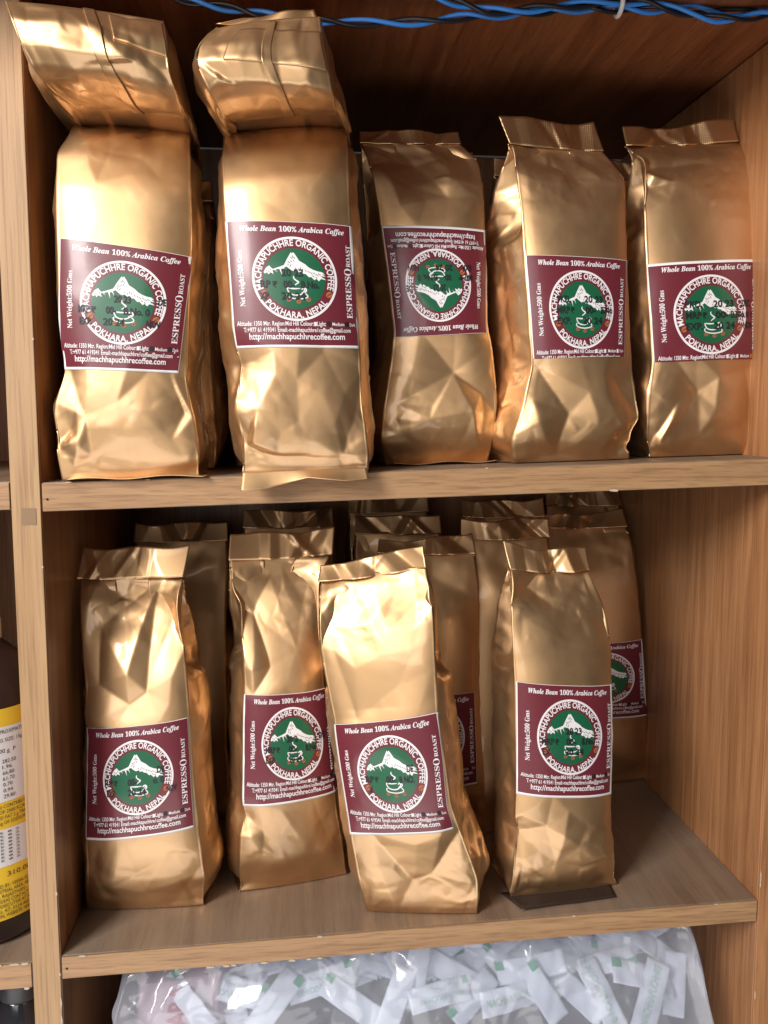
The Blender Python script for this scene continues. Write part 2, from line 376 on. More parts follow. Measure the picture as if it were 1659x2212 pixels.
def wood(name, dark, light, axis, scale=1.0, rough=0.42, grain=1.0, bump=0.15, dust=None):
    """laminate with grain running along one axis"""
    m, nt, b = new_mat(name)
    tc = nn(nt, 'ShaderNodeTexCoord')
    mp = nn(nt, 'ShaderNodeMapping')
    s = {'X': (3, 60, 60), 'Y': (60, 3, 60), 'Z': (60, 60, 3)}[axis]
    mp.inputs['Scale'].default_value = tuple(v * scale for v in s)
    nt.links.new(tc.outputs['Object'], mp.inputs['Vector'])
    n1 = nn(nt, 'ShaderNodeTexNoise')
    n1.inputs['Scale'].default_value = 1.0
    n1.inputs['Detail'].default_value = 6
    n1.inputs['Roughness'].default_value = 0.65
    n1.inputs['Distortion'].default_value = 0.5
    nt.links.new(mp.outputs[0], n1.inputs['Vector'])
    mp2 = nn(nt, 'ShaderNodeMapping')
    s2 = {'X': (30, 500, 500), 'Y': (500, 30, 500), 'Z': (620, 620, 14)}[axis]
    mp2.inputs['Scale'].default_value = s2
    nt.links.new(tc.outputs['Object'], mp2.inputs['Vector'])
    n2 = nn(nt, 'ShaderNodeTexNoise')
    n2.inputs['Scale'].default_value = 1.0
    n2.inputs['Detail'].default_value = 4
    n2.inputs['Roughness'].default_value = 0.6
    nt.links.new(mp2.outputs[0], n2.inputs['Vector'])
    ramp = nn(nt, 'ShaderNodeValToRGB')
    ramp.color_ramp.elements[0].position = 0.36
    ramp.color_ramp.elements[0].color = (*dark, 1)
    ramp.color_ramp.elements[1].position = 0.62
    ramp.color_ramp.elements[1].color = (*light, 1)
    nt.links.new(n1.outputs['Fac'], ramp.inputs[0])
    r2 = nn(nt, 'ShaderNodeValToRGB')
    r2.color_ramp.elements[0].position = 0.36
    r2.color_ramp.elements[0].color = (1 - 0.5 * grain, 1 - 0.55 * grain, 1 - 0.6 * grain, 1)
    r2.color_ramp.elements[1].position = 0.52
    r2.color_ramp.elements[1].color = (1, 1, 1, 1)
    nt.links.new(n2.outputs['Fac'], r2.inputs[0])
    mul = nn(nt, 'ShaderNodeMix', data_type='RGBA', blend_type='MULTIPLY')
    mul.inputs[0].default_value = 1.0
    nt.links.new(ramp.outputs[0], mul.inputs[6])
    nt.links.new(r2.outputs[0], mul.inputs[7])
    out = mul.outputs[2]
    if dust:
        n3 = nn(nt, 'ShaderNodeTexNoise')
        n3.inputs['Scale'].default_value = 9
        n3.inputs['Detail'].default_value = 5
        nt.links.new(tc.outputs['Object'], n3.inputs['Vector'])
        r3 = nn(nt, 'ShaderNodeMapRange')
        r3.inputs[1].default_value = 0.35
        r3.inputs[2].default_value = 0.75
        r3.inputs[3].default_value = 0.15
        r3.inputs[4].default_value = 0.75
        nt.links.new(n3.outputs['Fac'], r3.inputs[0])
        dm = nn(nt, 'ShaderNodeMix', data_type='RGBA')
        dm.inputs[7].default_value = (*dust, 1)
        nt.links.new(r3.outputs[0], dm.inputs[0])
        nt.links.new(out, dm.inputs[6])
        out = dm.outputs[2]
    nt.links.new(out, b.inputs['Base Color'])
    b.inputs['Roughness'].default_value = rough
    bu = nn(nt, 'ShaderNodeBump')
    bu.inputs['Strength'].default_value = bump
    bu.inputs['Distance'].default_value = 0.001
    nt.links.new(n2.outputs['Fac'], bu.inputs['Height'])
    nt.links.new(bu.outputs[0], b.inputs['Normal'])
    return m


def film_mat(name, haze, tint=(0.96, 0.96, 0.98)):
    m, nt, b = new_mat(name)
    nt.nodes.remove(b)
    out = nt.nodes['Material Output']
    tr = nn(nt, 'ShaderNodeBsdfTransparent')
    tr.inputs[0].default_value = (*tint, 1)
    gl = nn(nt, 'ShaderNodeBsdfGlossy')
    gl.inputs['Roughness'].default_value = 0.13
    df = nn(nt, 'ShaderNodeBsdfTranslucent')
    df.inputs[0].default_value = (0.88, 0.91, 1.0, 1)
    d2 = nn(nt, 'ShaderNodeBsdfDiffuse')
    d2.inputs[0].default_value = (0.88, 0.91, 1.0, 1)
    dd = nn(nt, 'ShaderNodeMixShader')
    nt.links.new(df.outputs[0], dd.inputs[1])
    nt.links.new(d2.outputs[0], dd.inputs[2])
    lw = nn(nt, 'ShaderNodeLayerWeight')
    lw.inputs[0].default_value = 0.25
    mr = nn(nt, 'ShaderNodeMapRange')
    mr.inputs[3].default_value = 0.06
    mr.inputs[4].default_value = 0.75
    nt.links.new(lw.outputs['Fresnel'], mr.inputs[0])
    m1 = nn(nt, 'ShaderNodeMixShader')
    nt.links.new(mr.outputs[0], m1.inputs[0])
    nt.links.new(tr.outputs[0], m1.inputs[1])
    nt.links.new(gl.outputs[0], m1.inputs[2])
    m2 = nn(nt, 'ShaderNodeMixShader')
    m2.inputs[0].default_value = haze
    nt.links.new(m1.outputs[0], m2.inputs[1])
    nt.links.new(dd.outputs[0], m2.inputs[2])
    nt.links.new(m2.outputs[0], out.inputs['Surface'])
    return m


GOLD = foil('gold_foil', (0.68, 0.43, 0.222), 0.49)
CRIMP = foil('gold_foil_crimped', (0.68, 0.43, 0.222), 0.42, True)
DARK_REFLECTION = plain('foil_dark_reflection', (0.035, 0.022, 0.018), 0.4)  # flap foil: its reflection of dark surroundings is put into the base colour
PAPER = plain('label_paper', (0.80, 0.78, 0.78), 0.35)
MAROON = plain('label_maroon', (0.145, 0.019, 0.029), 0.38, coat=0.3)
GREEN = plain('label_green', (0.009, 0.105, 0.046), 0.38, coat=0.3)
WHITE = plain('label_white_ink', (0.78, 0.74, 0.75), 0.4)
STAMP = plain('stamp_ink', (0.012, 0.012, 0.016), 0.5)
BEAN = plain('bean_orange', (0.40, 0.13, 0.045), 0.45)
BEAN_DARK = plain('bean_brown', (0.12, 0.03, 0.012), 0.45)
W_EDGE = wood('edge_band_tan', (0.34, 0.185, 0.086), (0.41, 0.235, 0.113), 'X', scale=1.3, rough=0.5, grain=0.6)
W_POST = wood('post_band_tan', (0.38, 0.218, 0.102), (0.45, 0.272, 0.132), 'Z', scale=1.3, rough=0.5, grain=0.5)
W_PANEL = wood('panel_brown', (0.30, 0.128, 0.052), (0.44, 0.210, 0.092), 'Z', scale=1.5, rough=0.33, grain=0.5, bump=0.05)
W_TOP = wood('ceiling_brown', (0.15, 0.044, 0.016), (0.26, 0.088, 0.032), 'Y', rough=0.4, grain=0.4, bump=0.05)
W_SHELF = wood('shelf_dusty', (0.17, 0.098, 0.055), (0.26, 0.165, 0.10), 'Y', rough=0.45, grain=0.35, dust=(0.27, 0.215, 0.17))
GAP = plain('dark_joint', (0.02, 0.013, 0.01), 0.8)
CHIP = plain('bare_chip', (0.50, 0.41, 0.31), 0.8)

# ---------------------------------------------------------------- the shelving
unit = empty('wooden_shelf_unit', (0.085, 0.14, -0.58))
tag(unit, 'brown wood laminate shelf unit with tan edge strips holding the gold bags', 'shelf')
XL, XR, TH, DEP = -0.170, 0.343, 0.0195, 0.34


def part(o):
    return child_of(o, unit)


def rect(x0, x1, z0, z1):
    return [(x0, z0), (x1, z0), (x1, z1), (x0, z1)]


def slab(x0, x1, level, th, dz=0.0):
    a, b = shelf_z(x0, level) + dz, shelf_z(x1, level) + dz
    return [(x0, a - th), (x1, b - th), (x1, b), (x0, a)]


TOPZ = 0.270
upr = part(prism('upright_panel', rect(XL - TH, XL, -0.58, TOPZ), 0.0016, DEP, W_PANEL))
upl = part(prism('upright_panel', rect(-0.372, -0.352, -0.58, TOPZ), 0.0016, DEP, W_PANEL))
uprr = part(prism('upright_panel', rect(XR, XR + TH, -0.58, TOPZ), 0.0016, DEP, W_PANEL))
for p, x0, x1, m in ((upr, XL - TH, XL, W_POST), (upl, -0.372, -0.352, W_POST), (uprr, XR, XR + TH, W_PANEL)):
    child_of(prism('edge_band', rect(x0 + 0.0003, x1 - 0.0005, -0.58, TOPZ), -0.0004, 0.0013, m, bevel=0.0004), p)
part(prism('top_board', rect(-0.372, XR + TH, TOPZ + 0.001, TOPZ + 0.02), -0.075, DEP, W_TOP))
part(prism('back_panel', rect(-0.372, XR + TH, -0.58, TOPZ), DEP + 0.001, DEP + 0.007, W_PANEL))
boards = []
for x0, x1, level, th, dz in ((XL + 0.0003, XR - 0.0003, 'upper', 0.0195, 0), (XL + 0.0003, XR - 0.0003, 'lower', 0.0172, 0),
                              (-0.3517, XL - TH - 0.0003, 'upper', 0.019, 0.0015), (-0.3517, XL - TH - 0.0003, 'lower', 0.019, -0.0025)):
    sb = part(prism('shelf_board', slab(x0, x1, level, th, dz), 0.0016, DEP, W_SHELF))
    c = slab(x0 + 0.0004, x1 - 0.0004, level, th, dz)
    c = [(c[0][0], c[0][1] + 0.0005), (c[1][0], c[1][1] + 0.0005), (c[2][0], c[2][1] - 0.0006), (c[3][0], c[3][1] - 0.0006)]
    eb = child_of(prism('edge_band', c, -0.0001, 0.0013, W_EDGE, bevel=0.0004), sb)
    boards.append((sb, eb))
part(prism('shelf_board', rect(-0.352, XR, -0.575, -0.556), 0.0, DEP, W_SHELF))

# chipped laminate along the edges
rng = random.Random(4)


def chip(x, z, w, h, parent, y=-0.0007):
    n = 9
    pts = []
    for k in range(n):
        a = 2 * math.pi * k / n
        q = rng.uniform(0.55, 1.0)
        pts.append((x + math.cos(a) * w * q, y + rng.uniform(-0.0002, 0), z + math.sin(a) * h * q))
    back = [(p[0], y + 0.0009, p[2]) for p in pts]
    F = [tuple(range(n))[::-1]] + [(i, (i + 1) % n, n + (i + 1) % n, n + i) for i in range(n)]
    child_of(mesh_obj('laminate_chip', pts + back, F, CHIP, smooth=False), parent)


low = boards[1][1]
for x, w in ((-0.066, 0.004), (-0.055, 0.003), (-0.05, 0.0022), (-0.028, 0.003), (-0.008, 0.0035), (0.004, 0.0025), (0.012, 0.002), (0.05, 0.0016), (0.285, 0.0016)):
    chip(x, shelf_z(x, 'lower') - 0.0172 + 0.0002, w, 0.0009, low)
for x, w in ((0.012, 0.0025), (-0.155, 0.003), (0.2, 0.0015), (0.31, 0.0018)):
    chip(x, shelf_z(x, 'lower') - 0.0006, w, 0.0006, low)
up_band = boards[0][1]
chip(0.221, shelf_z(0.221, 'upper') - 0.0195 + 0.0006, 0.004, 0.0012, up_band)
for x, w in ((-0.10, 0.002), (-0.152, 0.0025), (0.13, 0.0015)):
    chip(x, shelf_z(x, 'upper') - 0.0003, w, 0.0005, up_band)
lb = boards[3][1]
for x, w in ((-0.194, 0.003), (-0.201, 0.004), (-0.212, 0.004)):
    chip(x, shelf_z(x, 'lower') - 0.0028, w, 0.0008, lb)
chip(-0.1935, shelf_z(-0.194, 'lower') - 0.0212, 0.0025, 0.001, lb)
post_band = upr.children[0]
for z, h in ((-0.412, 0.006), (-0.425, 0.004), (-0.39, 0.0015), (-0.33, 0.002), (-0.10, 0.001), (0.05, 0.0012)):
    chip(XL - 0.0007, z, 0.0007, h, post_band, y=-0.0009)
for z, h in ((-0.345, 0.006), (-0.352, 0.003), (-0.44, 0.004)):
    chip(XR + 0.0009, z, 0.0005, h, uprr.children[0], y=-0.0009)
# nail heads in the strips, old tape on the post
for x, z in ((XL + 0.004, shelf_z(XL, 'lower') - 0.009), (XL + 0.004, shelf_z(XL, 'upper') - 0.011)):
    V, F = lathe([(0.0008, 0.0), (0.0007, 0.0004), (0.0003, 0.0006)], 10)
    V = [(x + v[0], -0.0002 - v[2], z + v[1]) for v in V]
    child_of(mesh_obj('nail_head', V, F, GAP), low)
TAPE = plain('old_tape', (0.25, 0.15, 0.075), 0.35)
child_of(prism('tape_patch', rect(-0.183, -0.1735, -0.0715, -0.0605), -0.0008, -0.0005, TAPE, bevel=0), post_band)


# ---------------------------------------------------------------- flat artwork of the label (0..1 square, y up)
def bold_serif(s, italic=False):
    U, L, D = (0x1D468, 0x1D482, 0x1D7CE) if italic else (0x1D400, 0x1D41A, 0x1D7CE)
    o = ''
    for c in s:
        if 'A' <= c <= 'Z':
            o += chr(U + ord(c) - 65)
        elif 'a' <= c <= 'z':
            o += chr(L + ord(c) - 97)
        elif '0' <= c <= '9':
            o += chr(D + ord(c) - 48)
        else:
            o += c
    return o


def text2d(body, offset=0.0, shear=0.0, spacing=1.0, res=3):
    """letters as flat faces: x scaled to 0..1, y in cap heights"""
    cu = bpy.data.curves.new('lettering', 'FONT')
    cu.body = body
    cu.offset = offset
    cu.shear = shear
    cu.space_character = spacing
    cu.resolution_u = res
    ob = bpy.data.objects.new('lettering', cu)
    scene.collection.objects.link(ob)
    dg = bpy.context.evaluated_depsgraph_get()
    me = bpy.data.meshes.new_from_object(ob.evaluated_get(dg))
    V = np.array([v.co[:2] for v in me.vertices], float)
    F = [tuple(p.vertices) for p in me.polygons]
    bpy.data.objects.remove(ob)
    bpy.data.curves.remove(cu)
    bpy.data.meshes.remove(me)
    x0, x1 = V[:, 0].min(), V[:, 0].max()
    V[:, 0] = (V[:, 0] - x0) / (x1 - x0)
    V[:, 1] = V[:, 1] / 0.69
    return V, F


def place(vf, x0, x1, y, cap, rot=0, cx=None, cy=None):
    V, F = vf
    P = np.stack([x0 + V[:, 0] * (x1 - x0), y + V[:, 1] * cap], -1)
    return P, F


def place_up(vf, x_base, y0, y1, cap):
    """reads bottom to top; letter tops to the left"""
    V, F = vf
    return np.stack([x_base - V[:, 1] * cap, y0 + V[:, 0] * (y1 - y0)], -1), F


def place_arc(vf, c, r, cap, a0, a1, inward=False):
    V, F = vf
    a = np.radians(a0 + (a1 - a0) * V[:, 0])
    rr = r - V[:, 1] * cap if inward else r + V[:, 1] * cap
    return np.stack([c[0] + rr * np.cos(a), c[1] + rr * np.sin(a)], -1), F


def join2d(parts):
    Vs, Fs, n = [], [], 0
    for V, F in parts:
        V = np.asarray(V, float)
        Vs.append(V)
        Fs += [tuple(i + n for i in f) for f in F]
        n += len(V)
    return np.concatenate(Vs), Fs


def ribbon(pts, w):
    """flat brush stroke; w a width or a list of widths"""
    pts = np.array(pts, float)
    for _ in range(2):
        q = [pts[0]]
        for i in range(len(pts) - 1):
            q += [pts[i] * 0.75 + pts[i + 1] * 0.25, pts[i] * 0.25 + pts[i + 1] * 0.75]
        q.append(pts[-1])
        pts = np.array(q)
    n = len(pts)
    ws = np.interp(np.linspace(0, 1, n), np.linspace(0, 1, len(w)), w) if isinstance(w, (list, tuple)) else np.full(n, w)
    d = np.gradient(pts, axis=0)
    d /= np.linalg.norm(d, axis=1)[:, None] + 1e-9
    nrm = np.stack([-d[:, 1], d[:, 0]], -1)
    V = np.concatenate([pts + nrm * ws[:, None] / 2, pts - nrm * ws[:, None] / 2])
    return V, [(i, i + 1, n + i + 1, n + i) for i in range(n - 1)]


def ellipse(cx, cy, rx, ry, rot=0, n=48, r_in=None):
    a = np.linspace(0, 2 * math.pi, n, endpoint=False)

    def pts(k):
        x, y = np.cos(a) * rx * k, np.sin(a) * ry * k
        return np.stack([cx + x * math.cos(rot) - y * math.sin(rot), cy + x * math.sin(rot) + y * math.cos(rot)], -1)
    if r_in is None:
        return pts(1), [tuple(range(n))]
    V = np.concatenate([pts(1), pts(r_in)])
    return V, [(i, (i + 1) % n, n + (i + 1) % n, n + i) for i in range(n)]


def poly(pts):
    return np.array(pts, float), [tuple(range(len(pts)))]


def refine(vf, step=0.045, ymin=None):
    V, F = vf
    bm = bmesh.new()
    vs = [bm.verts.new((p[0], p[1], 0)) for p in V]
    for f in F:
        try:
            bm.faces.new([vs[i] for i in f])
        except ValueError:
            pass
    bmesh.ops.triangulate(bm, faces=[f for f in bm.faces if len(f.verts) > 4])
    lo, hi = V.min(0), V.max(0)
    for ax in (0, 1):
        k = math.floor(lo[ax] / step) + 1
        while k * step < hi[ax]:
            co, no = [0, 0, 0], [0, 0, 0]
            co[ax], no[ax] = k * step, 1
            bmesh.ops.bisect_plane(bm, geom=bm.verts[:] + bm.edges[:] + bm.faces[:], plane_co=co, plane_no=no, dist=1e-7)
            k += 1
    if ymin is not None:
        bmesh.ops.bisect_plane(bm, geom=bm.verts[:] + bm.edges[:] + bm.faces[:], plane_co=(0, ymin, 0), plane_no=(0, -1, 0), clear_outer=True, dist=1e-7)
    bm.verts.index_update()
    Vn = np.array([v.co[:2] for v in bm.verts]) if len(bm.verts) else np.zeros((0, 2))
    Fn = []
    for f in bm.faces:
        ix = [v.index for v in f.verts]
        p = Vn[ix]
        ar = np.sum(p[:, 0] * np.roll(p[:, 1], -1) - np.roll(p[:, 0], -1) * p[:, 1])
        Fn.append(tuple(ix) if ar > 0 else tuple(ix[::-1]))
    bm.free()
    return Vn, Fn


CX, CY, RO = 0.513, 0.545, 0.335
SX, SY = 1 / 1465., 1 / 1440.


def lp(x, y):
    """pixel of the enlarged label picture to artwork units"""
    return ((x - 832) * SX + CX, (707 - y) * SY + CY)


def artwork():
    A = {}
    A['roundel_ring'] = (WHITE, 2, ellipse(CX, CY, RO, RO, n=96, r_in=0.945))
    A['roundel_disc'] = (GREEN, 2, ellipse(CX, CY, 0.242, 0.242, n=72))
    mount = [lp(*p) for p in ((478, 640), (500, 600), (520, 580), (548, 563), (560, 580), (585, 602), (650, 580), (715, 555), (735, 520), (750, 490), (775, 450),
                              (790, 425), (803, 405), (815, 422), (828, 404), (845, 425), (870, 465), (890, 500), (925, 520), (960, 540), (1000, 575), (1050, 600), (1100, 615),
                              (1150, 622), (1185, 650), (1150, 645), (1190, 675), (1140, 668), (1193, 712), (1135, 700), (1110, 728), (1080, 700), (1060, 718), (1020, 680),
                              (1000, 688), (960, 650), (930, 648), (900, 625), (880, 634), (850, 610), (820, 622), (790, 606), (770, 590), (745, 570), (715, 585), (735, 640), (705, 595),
                              (680, 600), (690, 672), (660, 598), (612, 610), (640, 640), (600, 612), (580, 618), (592, 660), (560, 640), (530, 664), (520, 640), (495, 655))]
    A['mountain'] = (WHITE, 3, poly(mount))
    sl = []
    r = random.Random(2)
    for x, y, l, a in ((800, 470, 40, 60), (820, 455, 30, 75), (835, 470, 40, 50), (775, 520, 50, 40), (800, 510, 30, 20), (830, 500, 30, 60), (790, 560, 40, 120),
                       (760, 545, 30, 100), (850, 590, 25, 80), (880, 600, 25, 70), (905, 585, 30, 60), (930, 600, 25, 70), (960, 615, 35, 50), (995, 625, 35, 40), (1030, 640, 40, 35),
                       (1060, 640, 35, 35), (1090, 660, 40, 30), (1120, 650, 40, 40), (1150, 680, 35, 60), (1045, 675, 35, 40), (1080, 690, 30, 60), (560, 610, 25, 70), (540, 630, 25, 60), (515, 620, 20, 60)):
        a = math.radians(-a + r.uniform(-15, 15))
        dx, dy = math.cos(a) * l / 2, math.sin(a) * l / 2
        sl.append(ribbon([lp(x - dx, y + dy), lp(x + r.uniform(-5, 5), y), lp(x + dx, y - dy)], [0.001, 0.006, 0.001]))
    A['mountain_shade'] = (GREEN, 4, join2d(sl))
    cup = [ribbon([lp(738, 815), lp(745, 850), lp(775, 885), lp(840, 897), lp(900, 885), lp(930, 855), lp(940, 820)], 0.010),
           ribbon([lp(738, 812), lp(800, 822), lp(890, 818)], [0.004, 0.012, 0.004]),
           ribbon([lp(905, 830), lp(925, 808), lp(955, 815), lp(960, 845), lp(930, 868), lp(905, 862)], 0.011),
           ribbon([lp(745, 875), lp(728, 892), lp(745, 920), lp(830, 938), lp(920, 934), lp(975, 915), lp(965, 890), lp(945, 875)], 0.009),
           ribbon([lp(825, 675), lp(815, 700), lp(850, 730), lp(880, 745), lp(850, 765), lp(822, 785)], [0.008, 0.012, 0.006])]
    A['cup_emblem'] = (WHITE, 3, join2d(cup))
    beans = [ellipse(*lp(468, 878), 0.028, 0.023, 0.7, 20), ellipse(*lp(1220, 880), 0.028, 0.023, 0.7, 20)] + \
            [ellipse(*lp(x, y), 0.019, 0.015, 0.4, 16) for x, y in ((752, 948), (863, 968), (978, 946))]
    A['coffee_beans'] = (BEAN, 4, join2d(beans))
    seams = []
    for (x, y), l in (((468, 878), 26), ((1220, 880), 26), ((752, 948), 16), ((863, 968), 16), ((978, 946), 16)):
        seams.append(ribbon([lp(x - l, y + l * 0.8), lp(x - 4, y - 3), lp(x + 4, y + 3), lp(x + l, y - l * 0.8)], 0.006))
    A['bean_seams'] = (BEAN_DARK, 5, join2d(seams))
    T = [place_arc(text2d('MACHHAPUCHHRE ORGANIC COFFEE', 0.022, spacing=1.02), (CX, CY), 0.262, 0.050, 198, -17),
         place_arc(text2d('POKHARA, NEPAL', 0.022, spacing=1.05), (CX, CY), 0.312, 0.050, 218, 323, True),
         place(text2d(bold_serif('Whole Bean 100% Arabica Coffee', True), 0.012), 0.105, 0.915, 0.918, 0.042),
         place_up(text2d(bold_serif('Net Weight:500 Gms'), 0.004), 0.112, 0.325, 0.765, 0.040),
         place_up(text2d(bold_serif('ESPRESS'), 0.0), 0.958, 0.240, 0.585, 0.045),
         place_up(text2d(bold_serif('O'), 0.0), 0.964, 0.590, 0.648, 0.056),
         place_up(text2d(bold_serif('ROAST'), 0.0), 0.958, 0.660, 0.835, 0.033),
         place(text2d('Altitude: 1350 Mtr. Region:Mid Hill Colour:', 0.016), 0.035, 0.640, 0.174, 0.034),
         place(text2d('Light', 0.016), 0.668, 0.738, 0.174, 0.034), place(text2d('Medium', 0.014), 0.790, 0.885, 0.176, 0.027),
         place(text2d('Dark', 0.006), 0.930, 0.975, 0.176, 0.026),
         place(text2d('T:+977 61 419341 Email:-machhapuchhre1coffee@gmail.com', 0.016), 0.085, 0.935, 0.124, 0.034),
         place(text2d('http://machhapuchhrecoffee.com', 0.018), 0.125, 0.885, 0.066, 0.047)]
    A['lettering'] = (WHITE, 3, join2d(T))
    return {k: (m, z, refine(vf)) for k, (m, z, vf) in A.items()}


ART = artwork()
GROUND = refine(poly([(0.010, 0.022), (0.992, 0.022), (0.992, 0.996), (0.010, 0.996)]), 0.03)
GROUND_TOP = refine(poly([(0.006, -0.001), (0.994, -0.001), (0.994, 0.978), (0.006, 0.978)]), 0.03)


def box2d(x, y, w, h):
    return poly([(x, y), (x + w, y), (x + w, y + h), (x, y + h)])


def rupee(x, y, s):
    return join2d([ribbon([(x, y + s), (x + 0.8 * s, y + s)], s * 0.17), ribbon([(x, y + 0.7 * s), (x + 0.8 * s, y + 0.7 * s)], s * 0.17),
                   ribbon([(x + 0.1 * s, y + s), (x + 0.55 * s, y + 0.9 * s), (x + 0.5 * s, y + 0.5 * s), (x + 0.05 * s, y + 0.42 * s)], s * 0.17),
                   ribbon([(x + 0.05 * s, y + 0.42 * s), (x + 0.6 * s, y)], s * 0.17)])


def stamp_art(lines, dx=0, dy=0):
    P = []
    for k, parts_ in enumerate(lines):
        y = 0.575 + dy - k * 0.092
        for x, s, w in parts_:
            if s == 'rs':
                P.append(rupee(x + dx, y, 0.045))
            else:
                P.append(place(text2d(s, 0.03), x + dx, x + dx + w, y, 0.054))
    return refine(join2d(P))


STAMPS = {
    'U1': stamp_art([[(0.52, '20 23', 0.13), (0.86, 'DE', 0.06)], [(0.24, 'MRP', 0.09), (0.345, 'rs', 0), (0.46, '00-', 0.08), (0.60, 'B.No. 0', 0.20)], [(0.25, 'EXP.', 0.10), (0.44, '20 24', 0.17), (0.78, 'NOV', 0.11)]], -0.075, -0.03),
    'U2': stamp_art([[(0.41, '20 23', 0.17)], [(0.24, 'RP', 0.08), (0.335, 'rs', 0), (0.42, '00-', 0.09), (0.56, 'B.No.', 0.14)], [(0.23, 'XP', 0.07), (0.40, '20 24', 0.19)]], 0, -0.01),
    'U4': stamp_art([[(0.26, 'PKD.', 0.13), (0.53, '20 23', 0.19)], [(0.25, 'MRP', 0.13), (0.39, 'rs', 0), (0.54, '00-', 0.11), (0.70, 'B.No', 0.13)], [(0.25, 'EXP.', 0.14), (0.51, '20 24', 0.21)]], 0, 0.03),
    'U5': stamp_art([[(0.28, 'PKD.', 0.15), (0.53, '20 23', 0.19), (0.80, 'DEC', 0.09)], [(0.28, 'MRP', 0.14), (0.43, 'rs', 0), (0.55, '00-', 0.12), (0.69, 'B.No.0 1', 0.22)], [(0.28, 'EXP.', 0.15), (0.53, '20 24', 0.20), (0.81, 'NOV', 0.10)]], 0, 0.03),
    'L1': stamp_art([[(0.70, 'DE', 0.07)], [(0.20, 'RP', 0.08), (0.29, 'rs', 0), (0.42, '00-', 0.09), (0.66, 'o. 0', 0.10)], [(0.22, 'EXP', 0.08), (0.42, '20 24', 0.17), (0.78, 'NOV', 0.09)]], 0, 0.0),
    'L2': stamp_art([[(0.44, '20 2', 0.12), (0.80, 'DE', 0.07)], [(0.22, 'MRP', 0.10), (0.33, 'rs', 0), (0.46, '00-', 0.09), (0.64, '8.No.', 0.14)], [(0.22, 'EXP', 0.09), (0.46, '20 24', 0.13)]], 0, -0.01),
    'L3': stamp_art([[(0.66, 'DE', 0.06)], [(0.25, 'RP', 0.08), (0.34, 'rs', 0), (0.45, '00-', 0.09), (0.58, 'B NO.', 0.14)], [(0.27, 'X', 0.04)]], 0, -0.01),
    'L4': stamp_art([[(0.46, '20 23', 0.16)], [(0.22, 'MRP', 0.12), (0.35, 'rs', 0), (0.46, '00-', 0.10), (0.62, '8.No.', 0.13)], [(0.23, 'EX', 0.07), (0.45, '20 24', 0.19)]], 0, 0.0),
}
STAMPS['U3'] = STAMPS['U1']


# ---------------------------------------------------------------- foil pouches
def tin(points, heights, S, T, edges=()):
    """height of a sheet of flat facets through scattered points, on the grid S x T"""
    co, _, faces, ov, _, _ = delaunay_2d_cdt([Vector(p) for p in points], list(edges), [], 0, 1e-6)
    hh = np.zeros(len(co))
    for i, ids in enumerate(ov):
        hh[i] = heights[ids[0]] if ids else heights[int(np.argmin([(p[0] - co[i][0]) ** 2 + (p[1] - co[i][1]) ** 2 for p in points]))]
    H = np.zeros((len(T), len(S)))
    for f in faces:
        a, b_, c = [np.array(co[i]) for i in f[:3]]
        lo, hi = np.minimum(np.minimum(a, b_), c), np.maximum(np.maximum(a, b_), c)
        i0, i1 = np.searchsorted(S, [lo[0] - 1e-9, hi[0] + 1e-9])
        j0, j1 = np.searchsorted(T, [lo[1] - 1e-9, hi[1] + 1e-9])
        if i1 <= i0 or j1 <= j0:
            continue
        X, Y = np.meshgrid(S[i0:i1], T[j0:j1])
        det = (b_[1] - c[1]) * (a[0] - c[0]) + (c[0] - b_[0]) * (a[1] - c[1])
        if abs(det) < 1e-12:
            continue
        l1 = ((b_[1] - c[1]) * (X - c[0]) + (c[0] - b_[0]) * (Y - c[1])) / det
        l2 = ((c[1] - a[1]) * (X - c[0]) + (a[0] - c[0]) * (Y - c[1])) / det
        l3 = 1 - l1 - l2
        ins = (l1 > -1e-6) & (l2 > -1e-6) & (l3 > -1e-6)
        val = l1 * hh[f[0]] + l2 * hh[f[1]] + l3 * hh[f[2]]
        sub = H[j0:j1, i0:i1]
        sub[ins] = val[ins]
    return H


def blur(H, n, wrap=True):
    for _ in range(n):
        H = (np.roll(H, 1, 1) + 2 * H + np.roll(H, -1, 1)) / 4
        P = np.concatenate([H[:1], H, H[-1:]], 0)
        H = (P[:-2] + 2 * P[1:-1] + P[2:]) / 4
    return H


def curve_in(t, knots):
    k = np.array(knots, float)
    v = np.interp(t, k[:, 0], k[:, 1])
    for _ in range(6):
        v = np.concatenate([v[:1], (v[:-2] + 2 * v[1:-1] + v[2:]) / 4, v[-1:]])
    return v


